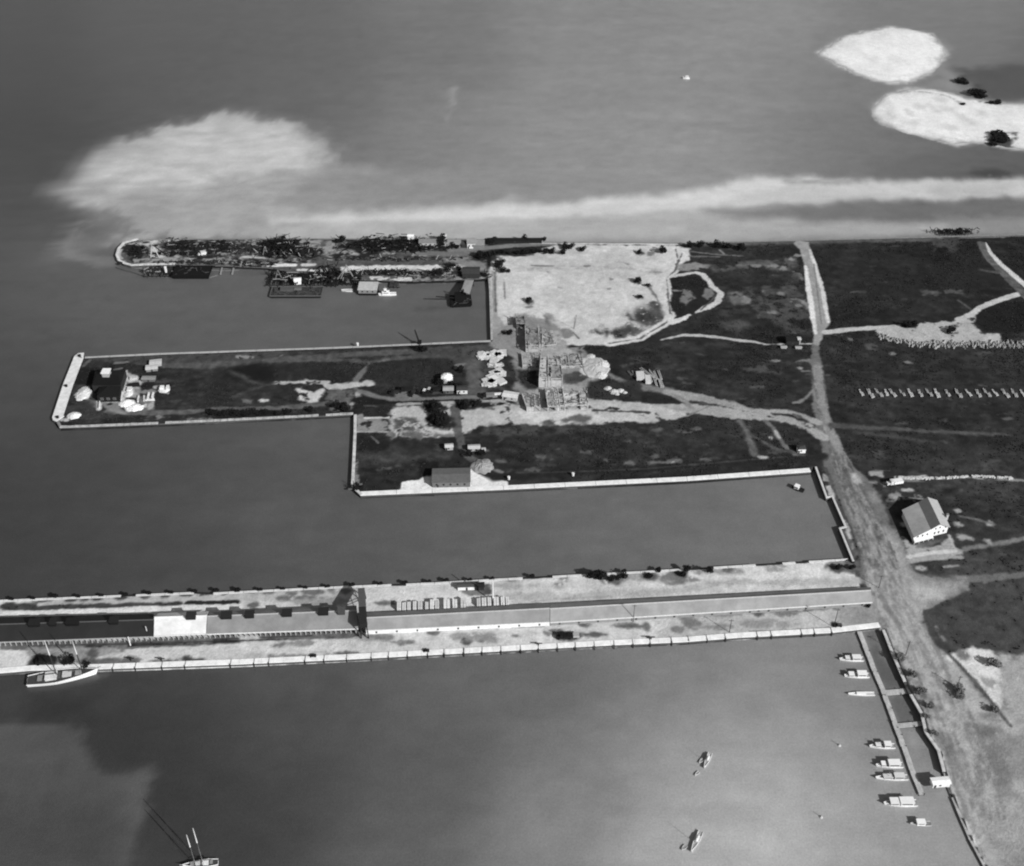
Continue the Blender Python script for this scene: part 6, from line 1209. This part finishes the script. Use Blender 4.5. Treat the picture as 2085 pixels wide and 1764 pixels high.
for lab, k, x, y in (('black square manhole in the upper end of the white pier coping', 'F', 452, 287), ('black square manhole in the middle of the white pier coping', 'F', 288, 655), ('black square manhole in the lower end of the white pier coping', 'F', 182, 1038)):
    t = thing('capstan', lab.replace('square manhole', 'capstan'), 'capstan', at(k, x, y, 2.5)); MB().tube((0, 0, 0), (0, 0, .9), .9, .7, 12).build('drum', mat(22), t); MB().tube((0, 0, .9), (0, 0, 1.1), 1.0, n=12).build('cap', mat(26), t)
t = thing('pontoon', 'small grey pontoon against the south wall of the grass block', 'pontoon', at('T', 1535, 605, 0)); MB().box((0, 0, .3), (8.6, 2.6, .9)).build('hull', mat(90), t); MB().box((0, 0, .8), (8.2, 2.2, .1)).build('deck', mat(105), t)
t = thing('pontoon', 'dark pontoon against the south wall below the boat shed', 'pontoon', at('T', 545, 655, 0)); MB().box((0, 0, .3), (7, 2, .7)).build('hull', mat(45), t); MB().box((0, 0, .7), (6.6, 1.7, .1)).build('deck', mat(55), t)

# ------------------------------------------------------------ bushes and trees
protos = []
for v in range(4):
    t = thing('bush', 'x', 'bush', (0, 0, -80)); q = MB(); r = random.Random(v + 40)
    for k in range(5): q.leaves((r.uniform(-.8, .8), r.uniform(-.7, .7), r.uniform(.9, 1.9)), (.9, .9, .8), 70, .26, r)
    q.build('foliage', mat_leaf(26), t); s_ = MB()
    for k in range(5): s_.beam((0, 0, 0), (r.uniform(-.8, .8), r.uniform(-.8, .8), 1.5), .09)
    s_.build('stems', mat(40), t); protos.append(t)
HAZED = []
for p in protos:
    f_ = [q for q in bpy.data.objects if q.parent == p and q.name.startswith('foliage')][0].data.copy(); f_.materials[0] = mat_leaf(98); HAZED.append(f_)  # paler leaf copies: lower-right haze put into the foliage colour
used = set()
def bush(k, x, y, r, label, group=None, z=LAND, sq=1.0, name='bush'):
    v = rnd.randrange(4); p = protos[v]; r = r * (.85 if k in 'NOKL' else 1)
    o = copy_tree(p, loc=at(k, x, y, z), rz=rnd.uniform(0, 6), scale=(r / 1.6, r / 1.6, r / 1.7 * sq), label=label, group=group); o.name = name
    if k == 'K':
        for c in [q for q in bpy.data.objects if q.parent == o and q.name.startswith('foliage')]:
            c.data = HAZED[v]
    return o
ROW = []; GB = 'dark bushes in the row along the north edge of the sand field'; LB = 'dark round bush in the row along the north edge of the sand field'
for x, y, r in ((1358, 258, 2.2), (1385, 258, 2.6), (1437, 266, 2.0), (1500, 264, 2.6), (1545, 266, 2.8), (1575, 264, 2.6), (1605, 258, 2.6), (1640, 254, 2.8), (1682, 254, 2.6), (1735, 258, 3), (1765, 258, 2.6), (1790, 258, 3), (1868, 264, 2.6), (1882, 250, 1.8), (1896, 214, 3), (1938, 222, 3.2), (1880, 226, 2), (2038, 240, 2.8), (2022, 236, 2)):
    ROW.append(bush('B', x, y, r, LB, GB))
for i, o in enumerate(sorted(ROW, key=lambda o: o.location.x)): o['label'] = '%s dark round bush from the left along the north edge of the sand field' % ORD[i]
for x, y, r, lab in ((1200, 292, 4, 'left part of the large dark thicket at the root of the north pier'), (1240, 300, 4.5, 'middle of the large dark thicket at the root of the north pier'), (1282, 292, 4, 'right part of the large dark thicket at the root of the north pier'),
        (1345, 372, 3.6, 'dark bush, left of the clump at the sand field corner'), (1375, 350, 3, 'dark bush, upper right of the clump at the sand field corner'), (1385, 412, 3, 'dark bush below the clump at the sand field corner'), (1425, 414, 2, 'small dark bush right of the sand field corner clump'),
        (890, 195, 4.5, 'tall dark bush between the two low sheds'), (895, 160, 4, 'dark bush behind the gap of the low sheds'), (985, 215, 3.2, 'dark bush below the right low shed'), (1008, 218, 2.4, 'small dark bush near the steep-roofed house'), (940, 372, 3, 'dark bush on the pale bank, upper'), (930, 410, 3, 'dark bush on the pale bank, lower'), (975, 368, 2.4, 'small bush on the pale bank, right'), (1030, 400, 3, 'bush by the dark square store'), (850, 440, 4, 'wide dark bush at the basin rim'),
        (1260, 180, 3, 'dark bush at the west end of the long black shed'), (1300, 166, 3, 'second dark bush beside the long black shed'), (1335, 160, 2.6, 'third dark bush beside the long black shed'), (1565, 160, 3.4, 'dark bush against the middle of the long black shed'), (1715, 160, 2.4, 'dark bush at the far end of the long black shed'), (70, 165, 3.6, 'dark bush on the north pier left of the lumber'), (30, 175, 2.6, 'small dark bush left of the lumber')):
    bush('B', x, y, r, lab)
for x, y, r, lab in ((1430, 182, 4, 'dark bush near the northeast corner of the sand field'), (1245, 192, 2.4, 'faint bush in the north of the sand field'), (1225, 422, 3, 'dark bush in the east of the sand field, upper left'), (1312, 456, 2, 'small dark bush in the east of the sand field'), (1245, 552, 2.2, 'low dark bush in the east of the sand field'), (345, 582, 2.6, 'dark bush in the west of the sand field'),
        (1662, 140, 3.6, 'dark bush beside the light ridge, first of the shore line'), (1735, 140, 3.6, 'dark bush, second of the shore line'), (1890, 138, 4, 'dark bush, third of the shore line'), (1960, 148, 3.6, 'dark bush, fourth of the shore line'), (2075, 160, 4, 'dark bush, last of the shore line'), (180, 850, 3, 'dark bush at the west edge of the building yard')):
    bush('C', x, y, r, lab)
for x, y, r, lab in ((1590, 515, 3.4, 'dark tree beside the tan track, uppermost'), (1615, 530, 3.6, 'dark tree beside the tan track, second'), (1625, 590, 4, 'dark tree beside the tan track, third'), (1660, 605, 3.6, 'dark tree beside the tan track, fourth'), (1600, 615, 3, 'dark tree beside the tan track, leftmost'), (1645, 645, 3.6, 'dark tree beside the tan track, fifth'), (1670, 648, 3, 'dark tree beside the tan track, lowest'),
        (1820, 510, 3.4, 'dark tree right of the tan track top'), (1815, 540, 2.8, 'dark tree right of the tan track, lower'), (1900, 512, 3, 'dark shrub on the pale ground by the road'), (1640, 360, 3, 'dark bush below the domed tank'), (1770, 385, 3, 'dark bush between the two tank huts'), (1720, 372, 2.6, 'dark bush behind the tank huts'), (1515, 135, 4, 'black bush inland of the mooring crane'),
        (920, 520, 3.4, 'dark bush at the foot of the middle pier, left'), (960, 528, 3.4, 'dark bush at the foot of the middle pier, middle'), (990, 545, 3, 'dark bush at the foot of the middle pier, right'), (740, 548, 2.6, 'dark bush on the sea wall, middle pier'), (1850, 865, 3, 'dark bush by the grey mound'), (1930, 850, 2.6, 'dark bush right of the pale hut'), (1790, 270, 3, 'dark shrub right of the domed tank')):
    bush('G', x, y, r, lab)
for i in range(30):
    x = 40 + i * 19 + rnd.uniform(-6, 6); bush('G', x, 572 - x * .012 + rnd.uniform(-12, 8), rnd.uniform(1.4, 2.8), 'low dark shrub in the thicket along the south side of the middle pier', 'shrubs along the south side of the middle pier', sq=.8)
for x, y, r, lab in ((1340, 192, 3.4, 'large dark bush on the north edge of the lowest pier, left lobe'), (1375, 185, 4, 'large dark bush on the north edge of the lowest pier, middle lobe'), (1420, 192, 3.6, 'large dark bush on the north edge of the lowest pier, right lobe'), (1500, 218, 2.8, 'dark bush below the large one on the lowest pier'), (1550, 200, 2.2, 'small dark bush right of the large one'), (1605, 182, 2.6, 'dark bush on the edge past the large one'), (1815, 190, 2, 'faint bush further right on the edge')):
    bush('N', x, y, r, lab)
for x, y, r, lab in ((372, 205, 3, 'dark bush on the edge, left of the wide gap'), (340, 245, 2.6, 'bush inland of the edge bush on the lowest pier'), (568, 210, 3, 'dark bush on the edge, right of the wide gap'), (75, 245, 2, 'small dark bush inland on the lowest pier'), (1610, 185, 2.6, 'dark bush near the basin corner, left'), (1720, 185, 2.4, 'dark bush near the basin corner, right'), (150, 215, 1.8, 'small dark bush on the edge of the lowest pier'), (1850, 495, 1.8, 'bush at the end of the easternmost shed'), (950, 530, 1.8, 'bush against the easternmost shed')):
    bush('O', x, y, r, lab)
for x, y, r, lab in ((640, 352, 3, 'dark tree by the shore wall, first from the top'), (716, 470, 3.2, 'dark tree by the shore wall, second from the top'), (785, 595, 3, 'dark tree by the shore wall, third from the top'), (850, 700, 2.6, 'dark tree by the shore wall, fourth from the top'), (1045, 580, 3.4, 'dark tree on the road right of the gangways, upper'), (1060, 625, 2.6, 'dark tree on the road right of the gangways, lower'),
        (1300, 395, 4, 'dark tree at the right edge beyond the light clearing'), (820, 765, 2, 'low bush across the shore wall, upper'), (880, 885, 2.2, 'low bush across the shore wall, lower'), (1300, 720, 3, 'dark bush at the right end of the ditch')):
    bush('K', x, y, r, lab)
for x, y, r, lab in ((440, 800, 3.6, 'dark tree beside the schooner, right'), (170, 795, 3, 'dark bush beside the schooner, left'), (600, 850, 2.4, 'dark bush on the quay at the schooner bow'), (390, 820, 2.2, 'small dark bush behind the schooner')):
    bush('L', x, y, r, lab)
for x, y, r, lab in ((1300, 240, 5, 'mangrove clump beside the far channel, left'), (1360, 250, 4, 'mangrove clump beside the far channel, middle'), (1420, 345, 6, 'mangrove clump at the key shore, left'), (1465, 355, 7, 'mangrove clump at the key shore, middle'), (1500, 375, 5, 'mangrove clump at the key shore, right'), (1640, 432, 5, 'mangrove on the north rim of the key'), (1325, 440, 3.4, 'single mangrove inside the key rim'), (1640, 715, 7, 'dark tree clump at the right end of the sand key, upper'), (1665, 760, 7.5, 'dark tree clump at the right end of the sand key, lower'), (1600, 790, 4, 'scattered tree on the south rim of the key'), (1690, 735, 6, 'dark tree clump at the right end of the sand key, rightmost'), (1625, 750, 5, 'dark tree clump at the right end of the sand key, leftmost'), (1345, 225, 4, 'small mangrove above the left clump by the far channel'), (1445, 330, 5, 'small mangrove above the clump at the key shore'), (1590, 425, 3.5, 'low mangrove left of the north rim one')):
    bush('Q', x, y, r, lab, z=.2, sq=.55, name='mangrove')
for x, y, r, lab in ((1300, 830, 3.6, 'dark tree in the gap of the side road bank, left'), (1345, 825, 3.2, 'dark tree in the gap of the side road bank, right'), (1650, 860, 3, 'dark bush in the middle of the rubble bank'), (1625, 880, 2.4, 'small bush in the middle of the rubble bank')):
    bush('H', x, y, r, lab)
for p in protos:
    for c in [k for k in bpy.data.objects if k.parent == p]: bpy.data.objects.remove(c)
    bpy.data.objects.remove(p)

# low scrub and tussocks on the rough ground (nobody could count them)
rs = np.random.RandomState(5); sel = np.where((GF.T < 60) & (GD > 3) & (GF.X > -300) & (GF.X < 420))[0]
w_ = np.clip(fbm(GF.X[sel], GF.Y[sel], 26, 77) + .35, .03, 1) ** 1.5; sel = rs.choice(sel, 15000, p=w_ / w_.sum()); V = []; Fc = []
for i in sel:
    x, y = GF.X[i] + rs.uniform(-.4, .4), GF.Y[i] + rs.uniform(-.4, .4)
    for _ in range(3):
        a = rs.uniform(0, 6.28); s = rs.uniform(.25, .6); h = rs.uniform(.12, .42); dx, dy = math.cos(a) * s, math.sin(a) * s; lx, ly = rs.uniform(-.3, .3), rs.uniform(-.3, .3); n = len(V)
        V += [(x - dx, y - dy, LAND - .1), (x + dx, y + dy, LAND - .1), (x + dx * .6 + lx, y + dy * .6 + ly, LAND + h), (x - dx * .6 + lx, y - dy * .6 + ly, LAND + h)]; Fc.append((n, n + 1, n + 2, n + 3))
me = bpy.data.meshes.new('scrub'); me.from_pydata(V, [], Fc); me.materials.append(mat_leaf(48)); o = bpy.data.objects.new('scrub', me); COL.objects.link(o); tag(o, 'low dark scrub scattered over the rough grass', 'scrub', None, 'stuff')
bpy.context.view_layer.update(); print('done', time.time() - _t0, len(bpy.data.objects))
